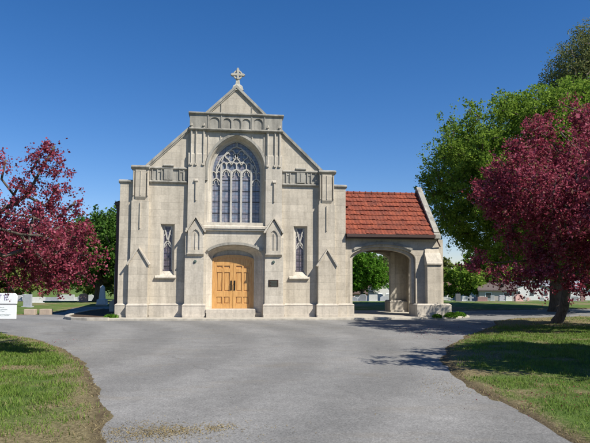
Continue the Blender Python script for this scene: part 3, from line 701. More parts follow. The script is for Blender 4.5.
# ---- porch
PY0, PY1 = 0.10, 4.15
def porch_arch(y0, y1, name, mat):
    a = arch_pts(6.19, 1.41, 2.45, 0.52, 30)
    K = MB(); K.prism([(4.50, 0), (4.78, 0)] + a + [(7.60, 0), (8.80, 0), (8.80, 3.30), (4.50, 3.30)], y0, y1, 'y')
    return K.build(name, mat, ch)
pf = porch_arch(PY0, PY0 + 0.55, 'porch_front', STONE); porch_arch(PY1 - 0.55, PY1, 'porch_back', STONE)
K = MB(); a = arch_pts(2.12, 0.98, 2.15, 0.62, 24)     # side wall with its own arch (Y, Z)
K.prism([(PY0 + 0.55, 0), (1.14, 0)] + a + [(3.10, 0), (PY1 - 0.55, 0), (PY1 - 0.55, 3.3), (PY0 + 0.55, 3.3)], 8.25, 8.80, 'x')
K.prism([(PY0, 3.3), (PY1, 3.3), (PY1 + 0.12, 3.45), ((PY0 + PY1) / 2, 5.62), (PY0 - 0.12, 3.45)], 8.36, 8.55, 'x')
K.build('porch_side', STONE, ch)
K = MB(); a = arch_pts(6.19, 1.44, 2.52, 0.53, 30); a = [p for p in a if p[1] > 2.74]
K.bar([(p[0], p[1] + 0.06) for p in a], 0.10, PY0 - 0.07, PY0 + 0.03); K.build('hood', COPING, pf)
K = MB(); a2 = arch_pts(6.19, 1.33, 2.42, 0.49, 30); K.bar([(4.86, 0.6)] + a2 + [(7.52, 0.6)], 0.12, PY0 + 0.16, PY0 + 0.42); K.build('inner_order', DRESSED, pf)
K = MB(); K.box(4.6, 8.3, PY0 + 0.5, PY1 - 0.5, 2.98, 3.08)
for i in range(5): K.box(4.6, 8.3, PY0 + 0.75 + i * 0.6, PY0 + 0.87 + i * 0.6, 2.88, 2.985)
K.build('porch_ceiling', CEIL, ch)
# pilaster inside the drive-through, seen through the arch
K = MB(); K.box(7.45, 7.66, PY1 - 0.75, PY1 - 0.5, 0.5, 2.9); K.box(7.60, 8.25, PY1 - 0.62, PY1 - 0.5, 0.1, 2.95); K.build('inner_pilaster', DRESSED, ch)
# front corner buttress of the porch
K = MB(); K.box(7.99, 8.60, -0.22, 0.2, 0.4, 2.22); K.prism([(-0.22, 2.22), (0.1, 2.95), (0.2, 2.95), (0.2, 2.22)], 7.99, 8.60, 'x')
bo = K.build('buttress', STONE, ch, bevel=0.008)
K = MB(); K.prism([(-0.20, 2.20), (-0.285, 2.23), (-0.285, 2.28), (-0.02, 2.73), (0.05, 2.73), (0.05, 2.20)], 7.96, 8.63, 'x'); K.build('weathering', DRESSED, bo)
plinth_piece(7.50, 8.98, -0.33, 0.75); plinth_piece(4.5, 4.93, -0.04, 0.75)
plinth_piece(7.40, 8.98, PY1 - 0.85, PY1 + 0.1); plinth_piece(4.5, 4.93, PY1 - 0.7, PY1 + 0.1)
# roof
rl = math.hypot(2.25, 2.05)
for s, y in ((1, PY0 - 0.24), (-1, PY1 + 0.24)): tile_roof('porch_roof', (4.58, y, 3.46), (1, 0, 0), (0, s * 2.27, 2.04), 3.84, math.hypot(2.27, 2.04), 9, ch, step=0.035, wave=0.16, amp=0.011, lift=0.042)
K = MB(); ym = (PY0 + PY1) / 2 + 0.0
for i in range(14):
    x = 4.60 + i * 0.272
    for (xa, xb, ra) in ((x, x + 0.26, 0.085), (x + 0.235, x + 0.272, 0.105)):
        K.tube([(xa, ym, 5.50), (xb, ym, 5.50)], ra, 12)
K.build('ridge_tiles', TILE, ch)
K = MB(); K.box(4.59, 8.36, PY0 - 0.34, PY0 - 0.22, 3.35, 3.47); K.box(4.59, 8.36, PY0 - 0.24, PY0 + 0.001, 3.29, 3.36)
MB().box(4.60, 8.36, PY1 + 0.22, PY1 + 0.34, 3.35, 3.47).build('gutter', GUTTER, ch)
K.tube([(8.44, PY0 - 0.28, 3.4), (8.5, PY0 - 0.2, 3.2), (8.66, PY0 - 0.05, 3.0)], 0.03, 8)
K.build('gutter', GUTTER, ch)
K = MB()
for s in (1, -1):
    y0 = PY0 - 0.17 if s > 0 else PY1 + 0.17
    d = Vector((s * 2.29, 2.20)).normalized(); n_ = Vector((-s * abs(d.y), abs(d.x)))
    a = Vector((y0, 3.52)); b = Vector((ym, 5.72))
    K.prism([(a.x, a.y), (b.x, b.y - 0.02), (b.x, b.y + 0.13), (a.x + n_.x * 0.1, a.y + n_.y * 0.1)], 8.33 + 0.002 * s, 8.57 + 0.002 * s, 'x')
K.prism([(PY0 - 0.30, 3.32), (PY0 + 0.12, 3.32), (PY0 + 0.12, 3.75), (PY0 - 0.12, 3.62), (PY0 - 0.30, 3.5)], 8.32, 8.60, 'x')
K.build('porch_gable_coping', COPING, ch, bevel=0.01)

# ------------------------------------------------------------------ kerbed planting bed left of the chapel
K = MB(); KP = [(-4.7, -1.06), (-5.5, -0.95), (-6.15, -0.62), (-6.55, -0.05), (-6.75, 0.9), (-6.85, 2.6), (-6.75, 4.6), (-6.4, 6.2)]
inn = []
for i, p in enumerate(KP):
    a = Vector(KP[max(i - 1, 0)]); b = Vector(KP[min(i + 1, len(KP) - 1)]); d = (b - a).normalized(); inn.append((p[0] + d.y * 0.17, p[1] - d.x * 0.17))
K.prism(KP + inn[::-1], -0.05, 0.11, 'z'); tag(K.build('kerb', CONCRETE, bevel=0.02), kind='structure')
K = MB(); K.prism([(p[0] + 0.02, p[1] + 0.02) for p in inn] + [(-4.45, 6.2), (-4.45, -0.9)], -0.05, 0.07, 'z')
tag(K.build('planting_bed_soil', simple('mulch', (0.075, 0.055, 0.038), 0.95, 0.1, var=0.5, scale=20)), kind='structure')

# ------------------------------------------------------------------ foliage
def leaf_quads(P0, size, rng, up=0.35, jitter=0.4, long=1.5):
    """one pointed leaf (a folded rhombus) at each point"""
    n = len(P0); d = rng.normal(size=(n, 3)); d /= np.linalg.norm(d, axis=1)[:, None]
    nn = rng.normal(size=(n, 3)); nn[:, 2] += up * 2; b = np.cross(d, nn); b /= np.linalg.norm(b, axis=1)[:, None] + 1e-9
    s = (size * (1 + jitter * rng.uniform(-1, 1, n)))[:, None]
    k = np.cross(d, b) * 0.15
    A = P0 - d * s * long / 2; Bq = P0 + b * s / 2 + k * s; Cq = P0 + d * s * long / 2; Dq = P0 - b * s / 2 + k * s
    V = np.stack([A, Bq, Cq, Dq], 1).reshape(-1, 3); F = np.arange(4 * n).reshape(n, 4)
    return V, F
def leaves_obj(name, P0, size, mat, parent, rng, **kw):
    V, F = leaf_quads(P0, size, rng, **kw); me = bpy.data.meshes.new(name); fast_mesh(me, V, F, 4)
    return link_mesh(name, me, mat, parent)

def grow(rng, origin, fork, targets, trunk_r, twig_r=0.012):
    """joins target points to a trunk by always forking off the nearest existing wood; returns nodes, parents, radii"""
    nodes = [np.array(origin, float), (np.array(origin, float) + np.array(fork, float)) / 2 + rng.normal(size=3) * 0.04, np.array(fork, float)]; par = [-1, 0, 1]
    T = sorted(targets, key=lambda p: np.linalg.norm(p - nodes[2]))
    depth = [0, 0, 1]
    for p in T:
        A = np.array(nodes[2:]); dd = np.linalg.norm(A - p, axis=1) + 0.12 * np.array([np.linalg.norm(a - nodes[2]) for a in A])
        j = int(np.argmin(dd)) + 2; seg = p - nodes[j]; Ln = np.linalg.norm(seg); k = max(1, int(Ln / 0.7)); prev = j
        for i in range(1, k + 1):
            q = nodes[j] + seg * i / k
            if i < k: q = q + rng.normal(size=3) * 0.06 * Ln / k + np.array([0, 0, 0.10 * math.sin(math.pi * i / k) * Ln * 0.5])
            nodes.append(q); par.append(prev); prev = len(nodes) - 1
    cnt = np.zeros(len(nodes)); haschild = set(par)
    for i in range(len(nodes) - 1, -1, -1):
        if i not in haschild: cnt[i] += 1
        if par[i] >= 0: cnt[par[i]] += cnt[i]
    rad = twig_r + (trunk_r - twig_r) * (cnt / cnt[0]) ** 0.55
    return nodes, par, rad
def wood(name, nodes, par, rad, mat, parent, sides=6, skip=0.0, flare=1.5):
    m_ = MB()
    b0 = nodes[0]
    m_.tube([tuple(b0 + np.array([0, 0, -0.1])), tuple(b0 + np.array([0, 0, 0.12])), tuple(b0 * 0.6 + nodes[1] * 0.4), tuple(nodes[1]), tuple(nodes[2])],
            [rad[0] * flare, rad[0] * 1.22, rad[0] * 1.02, rad[1] * 0.95, rad[2] * 0.92], 12)
    for i in range(3, len(nodes)):
        if rad[i] < skip: continue
        a, b = nodes[par[i]], nodes[i]; ra = min(rad[par[i]], rad[i] * 1.35)
        m_.tube([tuple(a), tuple(b)], [ra, rad[i]], 8 if rad[i] > 0.06 else (5 if rad[i] > 0.03 else 4))
    return m_.build(name, mat, parent, smooth=True)

def crown_points(rng, centre, radii, n, shell=0.35, rough=0.18, seed=0, zmin=None, power=2.0):
    """clump centres through a lumpy ellipsoid, denser towards its outside"""
    out = []; c = np.array(centre, float); r = np.array(radii, float)
    ph = rng.uniform(0, 6.28, 8)
    while len(out) < n:
        d = rng.normal(size=3); d /= np.linalg.norm(d)
        az = math.atan2(d[1], d[0]); el = math.asin(d[2])
        lump = 1 + rough * (0.5 * math.sin(3 * az + ph[0]) * math.cos(2 * el + ph[1]) + 0.35 * math.sin(5 * az + 4 * el + ph[2]) + 0.35 * math.sin(9 * el + 7 * az + ph[3]))
        t = rng.uniform() ** shell
        hr = math.hypot(d[0], d[1]); lump = lump / (hr ** power + abs(d[2]) ** power) ** (1 / power)
        p = c + d * r * lump * t
        if zmin is not None and p[2] < zmin: continue
        out.append(p)
    return out

def tree(name, label, cat, base, fork_h, centre, radii, n_clumps, leaves, size, mat, trunk_r, seed, group=None, bark=None, sigma=0.33, shell=0.35,
         rough=0.18, sprays=(), bare=0.0, up=0.35, zmin=None, skip=0.0, cname='foliage', flare=1.5, long_=1.5, power=2.0, wvar=(0.25, 1.6)):
    rng = np.random.default_rng(seed); bark = bark or BARK
    root = empty(name, (base[0], base[1], base[2])); tag(root, label, cat, group)
    O = np.array(base, float)
    T = [p - O for p in crown_points(rng, centre, radii, n_clumps, shell, rough, zmin=zmin, power=power)]
    for (tip, frm, k) in sprays: T += [np.array(frm) - O + (np.array(tip) - np.array(frm)) * i / k for i in range(1, k + 1)]
    fork = np.array([(centre[0] - base[0]) * 0.25, (centre[1] - base[1]) * 0.25, fork_h])
    nodes, par, rad = grow(rng, (0, 0, 0), fork, T, trunk_r)
    wood('trunk', nodes, par, rad, bark, root, skip=skip, flare=flare)
    # leaves gather round clumps and along the outer wood
    nodes_a = np.array(nodes); par_a = np.array(par)
    tips = [i for i in range(3, len(nodes)) if rad[i] < 0.05 * max(trunk_r / 0.2, 1)]
    wts = rng.uniform(wvar[0], wvar[1], len(tips)); wts[rng.uniform(size=len(tips)) < bare] *= 0.08
    pick = rng.choice(len(tips), size=leaves, p=wts / wts.sum())
    ii = np.array(tips)[pick]; tt = rng.uniform(0, 1, leaves)[:, None]
    Pc = nodes_a[ii] * tt + nodes_a[par_a[ii]] * (1 - tt)
    # sub-clusters: each leaf joins one of a dozen sprigs round its bit of wood
    sub = np.clip(rng.normal(size=(len(nodes), 14, 3)), -1.7, 1.7) * sigma
    j = rng.integers(0, 14, leaves); Pl = nodes_a[ii] * 0.55 + Pc * 0.45 + sub[ii, j] + np.clip(rng.normal(size=(leaves, 3)), -2, 2) * sigma * 0.27
    if zmin is not None: Pl = Pl[Pl[:, 2] > zmin - O[2] - 0.2]
    leaves_obj(cname, Pl, size, mat, root, rng, up=up, long=long_)
    return root

def sz(Y): return float(slope_z(np.array(Y)))
def px(p, d): return (p - 295) / 590 * d
def P3(right, ahead, z=0.0): x, y = site(right, ahead); return (x, y, z)

# crabapples
b = P3(-7.25, 12.4); c_ = P3(-6.85, 12.0)
def spr(px, py, d): return P3((px - 295) / 590 * d, d, 1.6 + (279 - py) / 590 * d)
tree('crabapple_tree', 'crabapple in deep pink bloom reaching in over the left lawn, white board beside it', 'tree', b, 1.15, (c_[0], c_[1], 2.25), (2.75, 2.5, 0.98), 280, 72000, 0.037, BLOSSOM, 0.15, 11,
     'crabapple trees in bloom', sigma=0.15, rough=0.3, up=0.1, shell=0.55, bare=0.38, cname='blossom', long_=1.25,
     sprays=[(spr(51, 146, 11.4), spr(20, 205, 11.6), 7), (spr(36, 158, 11.6), spr(12, 200, 11.6), 3), (spr(2, 160, 11.8), spr(-5, 200, 11.8), 2), (spr(57, 184, 11.6), spr(40, 215, 11.6), 4),
             (spr(74, 203, 11.5), spr(50, 225, 11.6), 4), (spr(90, 235, 11.5), spr(66, 240, 11.6), 4), (spr(103, 258, 11.6), spr(75, 256, 11.6), 5), (spr(60, 290, 11.6), spr(45, 262, 11.6), 4), (spr(86, 278, 11.6), spr(60, 265, 11.6), 4), (spr(18, 182, 11.9), spr(5, 210, 11.9), 2)])
b = P3(9.45, 21.4); c_ = P3(9.7, 18.5)
tree('crabapple_tree', 'large crabapple in deep pink bloom on the right-hand grass before the big green tree', 'tree', b, 1.5, (c_[0], c_[1], 4.1), (3.75, 3.3, 2.65), 460, 145000, 0.056, BLOSSOM, 0.175, 23,
     'crabapple trees in bloom', sigma=0.23, rough=0.22, up=0.1, shell=0.45, bare=0.25, cname='blossom', long_=1.25,
     sprays=[(spr(493, 168, 19), spr(520, 190, 19), 4), (spr(478, 190, 18), spr(505, 215, 18.5), 4), (spr(540, 118, 19), spr(560, 145, 19), 4), (spr(585, 108, 19), spr(590, 130, 19), 3),
             (spr(476, 262, 18), spr(505, 262, 18), 3), (spr(520, 150, 18), spr(545, 165, 18.5), 4), (spr(500, 286, 17), spr(520, 268, 17.5), 3), (spr(535, 288, 17), spr(545, 266, 17.5), 3), (spr(572, 287, 17), spr(575, 266, 17.5), 3)])
# its neighbour stands just outside the picture and throws its shade across the drive
b = P3(9.2, 9.9); c_ = P3(9.05, 9.8)
tree('crabapple_tree', 'crabapple beside the drive nearest the camera on the right', 'tree', b, 1.4, (c_[0], c_[1], 3.35), (3.5, 3.0, 1.6), 380, 190000, 0.062, BLOSSOM, 0.18, 31,
     'crabapple trees in bloom', sigma=0.30, rough=0.3, up=0.1, shell=0.45, bare=0.1, cname='blossom')
# big green tree
b = P3(13.6, 30.6, 0.0); c_ = P3(13.3, 29.8)
tree('maple_tree', 'big round-crowned tree in fresh green leaf standing behind the crabapple at the porch end', 'tree', b, 2.6, (c_[0], c_[1], 6.6), (6.6, 6.0, 4.45), 1400, 300000, 0.075, LEAF_GREEN, 0.42, 41,
     sigma=0.30, rough=0.05, shell=0.30, bare=0.04, skip=0.014, power=2.5, wvar=(0.7, 1.2))
# budding tree, top right
b = P3(26.4, 48, sz(23)); c_ = P3(26.0, 48)
tree('budding_tree', 'tall thinly leaved olive tree rising above the big green tree at top right', 'tree', b, 8, (c_[0], c_[1], 17.2), (5.1, 5.0, 5.9), 1000, 90000, 0.10, LEAF_OLIVE, 0.4, 43,
     bark=BARK_PALE, sigma=0.5, rough=0.08, shell=0.4, up=0.0)
# green tree behind the left crabapple
b = P3(-12.75, 38.2, 0.0); c_ = P3(-12.1, 38.4)
tree('maple_tree', 'mid green tree beyond the drive between the left crabapple and the chapel', 'tree', b, 1.5, (c_[0], c_[1], 3.4), (3.8, 3.2, 2.5), 320, 60000, 0.11, LEAF_DEEP, 0.25, 47, sigma=0.33, rough=0.12, shell=0.35)
# bright tree through the arch
b = P3(px(362, 105), 105, sz(81)); tree('maple_tree', 'bright green round tree seen through the porch arch', 'tree', b, 1.8, (b[0], b[1], 3.0), (4.3, 3.8, 3.6), 200, 30000, 0.22, LEAF_BRIGHT, 0.3, 53, sigma=0.55, shell=0.35)

# distant trees
far = [(-62, 120, 6.5, 12, 0), (-50, 112, 6, 10, 1), (-39, 118, 6.5, 11, 0), (-31, 96, 4.5, 8, 2), (-24, 125, 6, 10, 0), (-30, 62, 3.2, 4.6, 2), (-16, 78, 3.4, 5.2, 1), (8, 128, 6, 10, 3), (19, 125, 6, 9, 4), (13, 150, 8, 13, 3),
       (27, 112, 5, 7.5, 2), (31.5, 108, 4.0, 6.0, 1), (40, 120, 6.5, 11, 1), (52, 125, 7, 12, 0), (63, 118, 6.5, 11, 4), (74, 126, 7, 12, 0), (86, 122, 7, 12, 1), (45, 84, 3.4, 5.5, 0), (100, 130, 8, 13, 0), (-78, 124, 8, 13, 0)]
kinds = [(LEAF_DEEP, 'dark green broadleaf tree'), (LEAF_GREEN, 'mid green leafy tree'), (LEAF_YELLOW, 'pale yellow-green spring tree'), (LEAF_TAN, 'brown budding tree'), (LEAF_OLIVE, 'thin olive tree')]
places = ['at the far left edge of the cemetery', 'second from the left in the far tree line', 'on the skyline left of the chapel', 'lower, in front of the left tree line', 'closest to the chapel in the left tree line',
          'small, among the left headstones', 'small, just behind the left drive', 'seen through the porch arch', 'right of the porch opening', 'tall, behind the houses through the arch',
          'just right of the porch pier', 'beside the porch pier, over a low roof', 'behind the low white house', 'behind the grey-roofed house', 'among the right houses', 'behind the far right houses', 'at the far right behind the houses', 'in front of the right houses', 'last on the right skyline', 'last on the left skyline']
for i, (r_, d_, rad_, top, k) in enumerate(far):
    if r_ > 7 and d_ > 109: r_, d_, rad_, top = r_ * (d_ + 42) / d_, d_ + 42, rad_ * 1.3, top * 1.25
    x, y = site(r_, d_); z0 = sz(y)
    tree('distant_tree', kinds[k][1] + ' ' + places[i], 'tree', (x, y, z0), 1.6, (x, y, z0 + top * 0.56), (rad_, rad_, top * 0.46), 70, 7000 if k not in (3, 4) else 3500, rad_ * 0.085, kinds[k][0], 0.25, 100 + i,
         'trees along the far edge of the cemetery', sigma=rad_ * 0.13, bark=BARK_PALE if k in (3, 4) else BARK, skip=0.03)

# ------------------------------------------------------------------ grass
def blade_field(name, n, box, seed, dry=False, hmin=0.025, hmax=0.065, kind='lawn'):
    rng = np.random.default_rng(seed)
    X = rng.uniform(box[0], box[1], n * 3); Y = rng.uniform(box[2], box[3], n * 3)
    if kind == 'lawn': 
        keep = rng.uniform(size=n * 3) < np.clip(1.6 - (Y + 18) / 14, 0.25, 1); X, Y = X[keep], Y[keep]
    d = signed_dist(X, Y, DRIVE); bar = bareness(X, Y, d)
    e = d + (fbm(X * 1.3, Y * 1.3, 3) - 0.5) * 0.22 + (fbm(X * 6, Y * 6, 9, 3) - 0.5) * 0.06
    tuft = np.clip((fbm(X * 3.5, Y * 3.5, 77) - 0.25) * 2.2, 0.05, 1)
    prob = (np.clip(bar * 0.8 + 0.1, 0, 1) if dry else np.clip(1 - bar * 1.05, 0.03, 1)) * tuft
    k = (e > (-0.02 if dry else 0.03)) & (rng.uniform(size=len(X)) < prob); X, Y, d, tuft = X[k][:n], Y[k][:n], d[k][:n], tuft[k][:n]
    Z = ground_z(X, Y, d) - 0.008; m_ = len(X)
    az = rng.uniform(0, 6.283, m_); h = rng.uniform(hmin, hmax, m_) * (0.6 + 0.7 * tuft); wd = rng.uniform(0.005, 0.010, m_) * (1 + np.clip(Y + 18, 0, 20) * 0.06)
    lean = rng.uniform(0.2, 1.6 if dry else 1.0, m_) * h; la = az + rng.normal(size=m_) * 0.8
    bx, by = np.cos(az + 1.57) * wd / 2, np.sin(az + 1.57) * wd / 2
    A = np.stack([X - bx, Y - by, Z], 1); B_ = np.stack([X + bx, Y + by, Z], 1)
    T = np.stack([X + np.cos(la) * lean, Y + np.sin(la) * lean, Z + h * (0.45 if dry else 1.0)], 1)
    Mi = (A + B_) / 2 * 0.5 + T * 0.5; Mi[:, 2] += h * 0.12
    M1 = Mi - np.stack([bx, by, bx * 0], 1) * 0.7; M2 = Mi + np.stack([bx, by, bx * 0], 1) * 0.7
    V = np.stack([A, B_, M2, M1, T], 1).reshape(-1, 3); b0 = np.arange(m_) * 5
    F = np.concatenate([np.stack([b0, b0 + 1, b0 + 2], 1), np.stack([b0, b0 + 2, b0 + 3], 1), np.stack([b0 + 3, b0 + 2, b0 + 4], 1)])
    me = bpy.data.meshes.new(name); fast_mesh(me, V, F, 3); return link_mesh(name, me, STRAW if dry else BLADE)
tag(blade_field('lawn_grass', 150000, (-11, -1.3, -19, -4.8), 5), 'short green turf of the left-hand grass beside the drive', 'grass', kind='stuff')
tag(blade_field('dry_grass', 50000, (-11, -1.2, -19, -4.8), 6, dry=True), 'straw-coloured worn grass along the left edge of the drive', 'grass', kind='stuff')
tag(blade_field('lawn_grass', 130000, (2.9, 15, -19.5, 1.0), 7), 'short green turf of the right-hand grass beside the drive', 'grass', kind='stuff')
tag(blade_field('dry_grass', 80000, (2.9, 15, -19.5, 1.0), 8, dry=True), 'straw-coloured worn grass round the right-hand crabapple', 'grass', kind='stuff')
# clippings blown on to the asphalt
rng = np.random.default_rng(9)
def scatter(cx, cy, sx, sy, n): return np.stack([rng.normal(cx, sx, n), rng.normal(cy, sy, n), np.full(n, 0.006)], 1)
Pc = np.concatenate([scatter(-0.95, -17.6, 0.2, 0.13, 900), scatter(-0.45, -17.5, 0.10, 0.09, 260), scatter(-1.4, -17.7, 0.3, 0.25, 1100), scatter(-0.7, -17.6, 0.5, 0.3, 300), scatter(2.85, -15.6, 0.25, 0.3, 160), scatter(3.0, -14.9, 0.2, 0.5, 120),
                     np.stack([rng.uniform(-5, 6, 400), rng.uniform(-18.5, -2, 400), np.full(400, 0.005)], 1)])
Vv, Ff = leaf_quads(Pc, 0.008, rng, up=3, long=3.5); Vv[:, 2] = np.clip(Vv[:, 2], 0.003, 0.02)
me = bpy.data.meshes.new('clippings'); fast_mesh(me, Vv, Ff, 4)
tag(link_mesh('grass_clippings', me, STRAW), 'dry grass clippings and grit scattered on the asphalt', 'debris', kind='stuff')

rng = np.random.default_rng(12); n = 3000
a_ = rng.uniform(0, 6.28, n); q_ = rng.uniform(0, 1, n) ** 0.6; cx_, cy_ = site(8.0, 18.0)
X = np.concatenate([cx_ + np.cos(a_) * q_ * 5.0, rng.normal(4.5, 0.7, 500), rng.uniform(-9, -4, 900)]); Y = np.concatenate([cy_ + np.sin(a_) * q_ * 4.5, rng.normal(-16.2, 0.6, 500), rng.uniform(-14.5, -8, 900)])
d_ = signed_dist(X, Y, DRIVE); Z = np.maximum(ground_z(X, Y, d_), 0.0) + 0.012
Vv, Ff = leaf_quads(np.stack([X, Y, Z], 1), 0.016, rng, up=3, long=1.2); me = bpy.data.meshes.new('petals'); fast_mesh(me, Vv, Ff, 4)
tag(link_mesh('fallen_petals', me, BLOSSOM), 'fallen pink crabapple petals scattered over grass and drive', 'petals', kind='stuff')

# leafy clumps at the foot of the stone
def clump(x, y, z, r_, h, n, label, cat, seed, mat=LEAF_BRIGHT, group=None, name='low_plant'):
    rng = np.random.default_rng(seed); root = empty(name, (x, y, z)); tag(root, label, cat, group)
    m_ = MB()
    for i in range(14):
        a = rng.uniform(0, 6.28); k = rng.uniform(0.2, 0.9)
        m_.tube([(0, 0, -0.02), (math.cos(a) * r_ * k * 0.6, math.sin(a) * r_ * k * 0.6, h * 0.6), (math.cos(a) * r_ * k, math.sin(a) * r_ * k, h * rng.uniform(0.7, 1))], [0.008, 0.006, 0.003], 4)
    m_.build('stem', BARK, root)
    d = rng.normal(size=(n, 3)); d /= np.linalg.norm(d, axis=1)[:, None]; d[:, 2] = np.abs(d[:, 2]); Pp = d * np.array([r_, r_, h]) * rng.uniform(0.35, 1, n)[:, None] ** 0.5
    leaves_obj('leaves', Pp, 0.045, mat, root, rng, up=0.2); return root
clump(-4.70, -0.45, 0.06, 0.3, 0.17, 420, 'leafy green ground plant at the foot of the chapel\'s left corner', 'plant', 1)
gp = 'low plants round the porch pier'
clump(8.25, -0.62, 0.07, 0.22, 0.14, 380, 'small green tuft in front of the porch pier', 'plant', 3, group=gp)
clump(8.9, -0.42, 0.07, 0.30, 0.20, 600, 'larger green tuft at the right corner of the porch pier', 'plant', 4, group=gp)
clump(9.5, 0.15, 0.07, 0.30, 0.18, 600, 'green tuft right of the porch pier beside the walk', 'plant', 5, group=gp)

# ------------------------------------------------------------------ the sign board
sgn = empty('notice_board', P3(-8.35, 17.0)); sgn.rotation_euler = (0, 0, -yaw)
tag(sgn, 'white two-panel notice board with mauve and grey-green lettering at the left edge of the drive', 'sign')
def rounded(x0, x1, z0, z1, r_=0.1):
    return [(x0, z0), (x1, z0), (x1, z1 - r_)] + [(x1 - r_ + r_ * math.sin(a), z1 - r_ + r_ * math.cos(a)) for a in (1.2, 0.8, 0.4, 0.0)] + [(x0 + r_, z1), (x0, z1 - r_)]
MB().prism(rounded(-0.9, 0.39, 0.85, 1.15), -0.03, 0.03, 'y').build('upper_panel', WHITE, sgn)
MB().prism([(-0.9, 0.42), (0.375, 0.42), (0.375, 0.815), (-0.9, 0.815)], -0.03, 0.03, 'y').build('lower_panel', WHITE, sgn)
K = MB()
for x in (-0.75, -0.25): K.box(x - 0.04, x + 0.04, 0.035, 0.11, -0.05, 1.12)
K.build('post', simple('grey_post', (0.3, 0.3, 0.3), 0.7), sgn)
K = MB(); K.box(-0.88, 0.37, -0.02, 0.02, 0.815, 0.85); K.build('rail', simple('grey_rail', (0.22, 0.22, 0.23), 0.6), sgn)
K = MB()    # the ornate mark that the frame's edge leaves legible only in part
K.bar([(0.02, 1.09), (0.10, 1.11), (0.15, 1.07), (0.10, 1.03), (0.04, 1.03)], 0.022, -0.036, -0.03); K.bar([(0.06, 1.11), (0.05, 1.03), (0.06, 0.95)], 0.024, -0.0362, -0.03)
K.bar([(-0.12, 1.10), (-0.04, 1.10)], 0.022, -0.036, -0.03); K.bar([(-0.08, 1.10), (-0.09, 0.99)], 0.022, -0.0362, -0.03)
K.bar([(0.09, 1.0), (0.13, 0.96), (0.17, 0.99)], 0.018, -0.0361, -0.03)
K.build('lettering', INK, sgn)
rnd = random.Random(3)
for z, x0, x1 in ((0.745, -0.7, 0.05), (0.69, -0.7, 0.14), (0.64, -0.7, 0.06), (0.55, -0.75, 0.24), (0.515, -0.75, 0.2)):
    K = MB(); n_ = int((x1 - x0) / 0.011)      # each line of small print, too fine to read from the drive
    K.bar([(x0 + (x1 - x0) * i / n_, z + rnd.uniform(-0.012, 0.012)) for i in range(n_ + 1)], 0.006, -0.0355, -0.03); K.build('text_line', INK_GREEN, sgn)

# ------------------------------------------------------------------ low stone blocks by the drive
tanm = stone_mat('pink_tan_block', (0.48, 0.38, 0.28), (0.42, 0.335, 0.25), (0.35, 0.28, 0.22), joints=False)
def block(x, y, wd, h, label, rz):
    o = MB().box(-wd / 2, wd / 2, -0.17, 0.17, -0.05, h).build('stone_block', tanm, bevel=0.02, loc=(x, y, 0.03)); o.rotation_euler = (0, 0, rz); tag(o, label, 'block', 'stone blocks at the edge of the drive')
block(-8.70, 2.85, 0.46, 0.21, 'low tan stone block left of its twin at the edge of the drive', 0.05)
block(-8.08, 2.95, 0.47, 0.21, 'low pinkish tan stone block right of its twin at the edge of the drive', -0.06)

# ------------------------------------------------------------------ headstones
SG = [simple('grey_granite', (0.33, 0.34, 0.36), 0.6, 0.4, var=0.2), simple('pale_marble', (0.46, 0.46, 0.44), 0.6, 0.4, var=0.15), simple('dark_granite', (0.13, 0.13, 0.14), 0.4, 0.5, var=0.2), simple('pink_granite', (0.42, 0.27, 0.24), 0.55, 0.4, var=0.2)]
SN = ['grey granite', 'pale marble', 'dark granite', 'pinkish granite']
def stone_mesh(shape, wd, h, t_):
    m_ = MB()
    if shape == 'round': m_.prism([(-wd / 2, 0.1), (wd / 2, 0.1)] + arch_pts(0, wd / 2, h - wd * 0.25, wd * 0.25, 12)[::-1], -t_ / 2, t_ / 2)
    elif shape == 'square': m_.prism([(-wd / 2, 0.1), (wd / 2, 0.1), (wd / 2 * 0.97, h), (-wd / 2 * 0.97, h)], -t_ / 2, t_ / 2)
    elif shape == 'cross':
        a = wd * 0.16; m_.prism([(-a, 0.1), (a, 0.1), (a, h * .58), (wd / 2, h * .58), (wd / 2, h * .75), (a, h * .75), (a, h), (-a, h), (-a, h * .75), (-wd / 2, h * .75), (-wd / 2, h * .58), (-a, h * .58)], -t_ / 2, t_ / 2)
    elif shape == 'obelisk':
        a = wd / 2; m_.loft([[(-q, -q, z), (q, -q, z), (q, q, z), (-q, q, z)] for q, z in ((a, 0.1), (a * .95, h * .3), (a * .62, h * .33), (a * .42, h * .9), (0.005, h))], closed=True)
    return m_
def headstone(r_, d_, shape, k, wd, h, label, rz=0.0, group=None):
    x, y = site(r_, d_); z = sz(y); root = empty('headstone', (x, y, z), -yaw + rz); tag(root, label, 'headstone', group)
    stone_mesh(shape, wd, h, 0.16).build('stone', SG[k], root, bevel=0.012)
    MB().box(-wd * 0.62, wd * 0.62, -0.19, 0.19, -0.06, 0.11).build('base', SG[k], root, bevel=0.01)
rnd = random.Random(7)
# named ones
headstone(px(29.5, 31), 31, 'square', 0, 0.42, 0.72, 'upright grey granite headstone directly behind the left stone block')
headstone(px(38, 36), 36, 'square', 1, 0.75, 0.42, 'low pale marble headstone behind the right stone block', 0.3)
headstone(px(103.5, 34), 34, 'obelisk', 1, 0.5, 1.2, 'white pointed monument right of the green tree\'s trunk')
headstone(px(85, 38), 38, 'round', 3, 0.55, 0.6, 'pinkish rounded headstone just left of the green tree\'s trunk')
headstone(px(67, 50), 50, 'square', 1, 1.5, 0.6, 'wide white marble family stone beyond the grass left of the tree')
headstone(px(54, 44), 44, 'square', 0, 1.0, 0.35, 'low wide grey headstone on the grass in front of the wide white stone')
headstone(px(20, 42), 42, 'round', 1, 0.6, 0.5, 'small pale rounded headstone just right of the notice board')
headstone(px(457.5, 42), 42, 'square', 2, 0.36, 0.62, 'dark square headstone in front of the low white house by the porch')
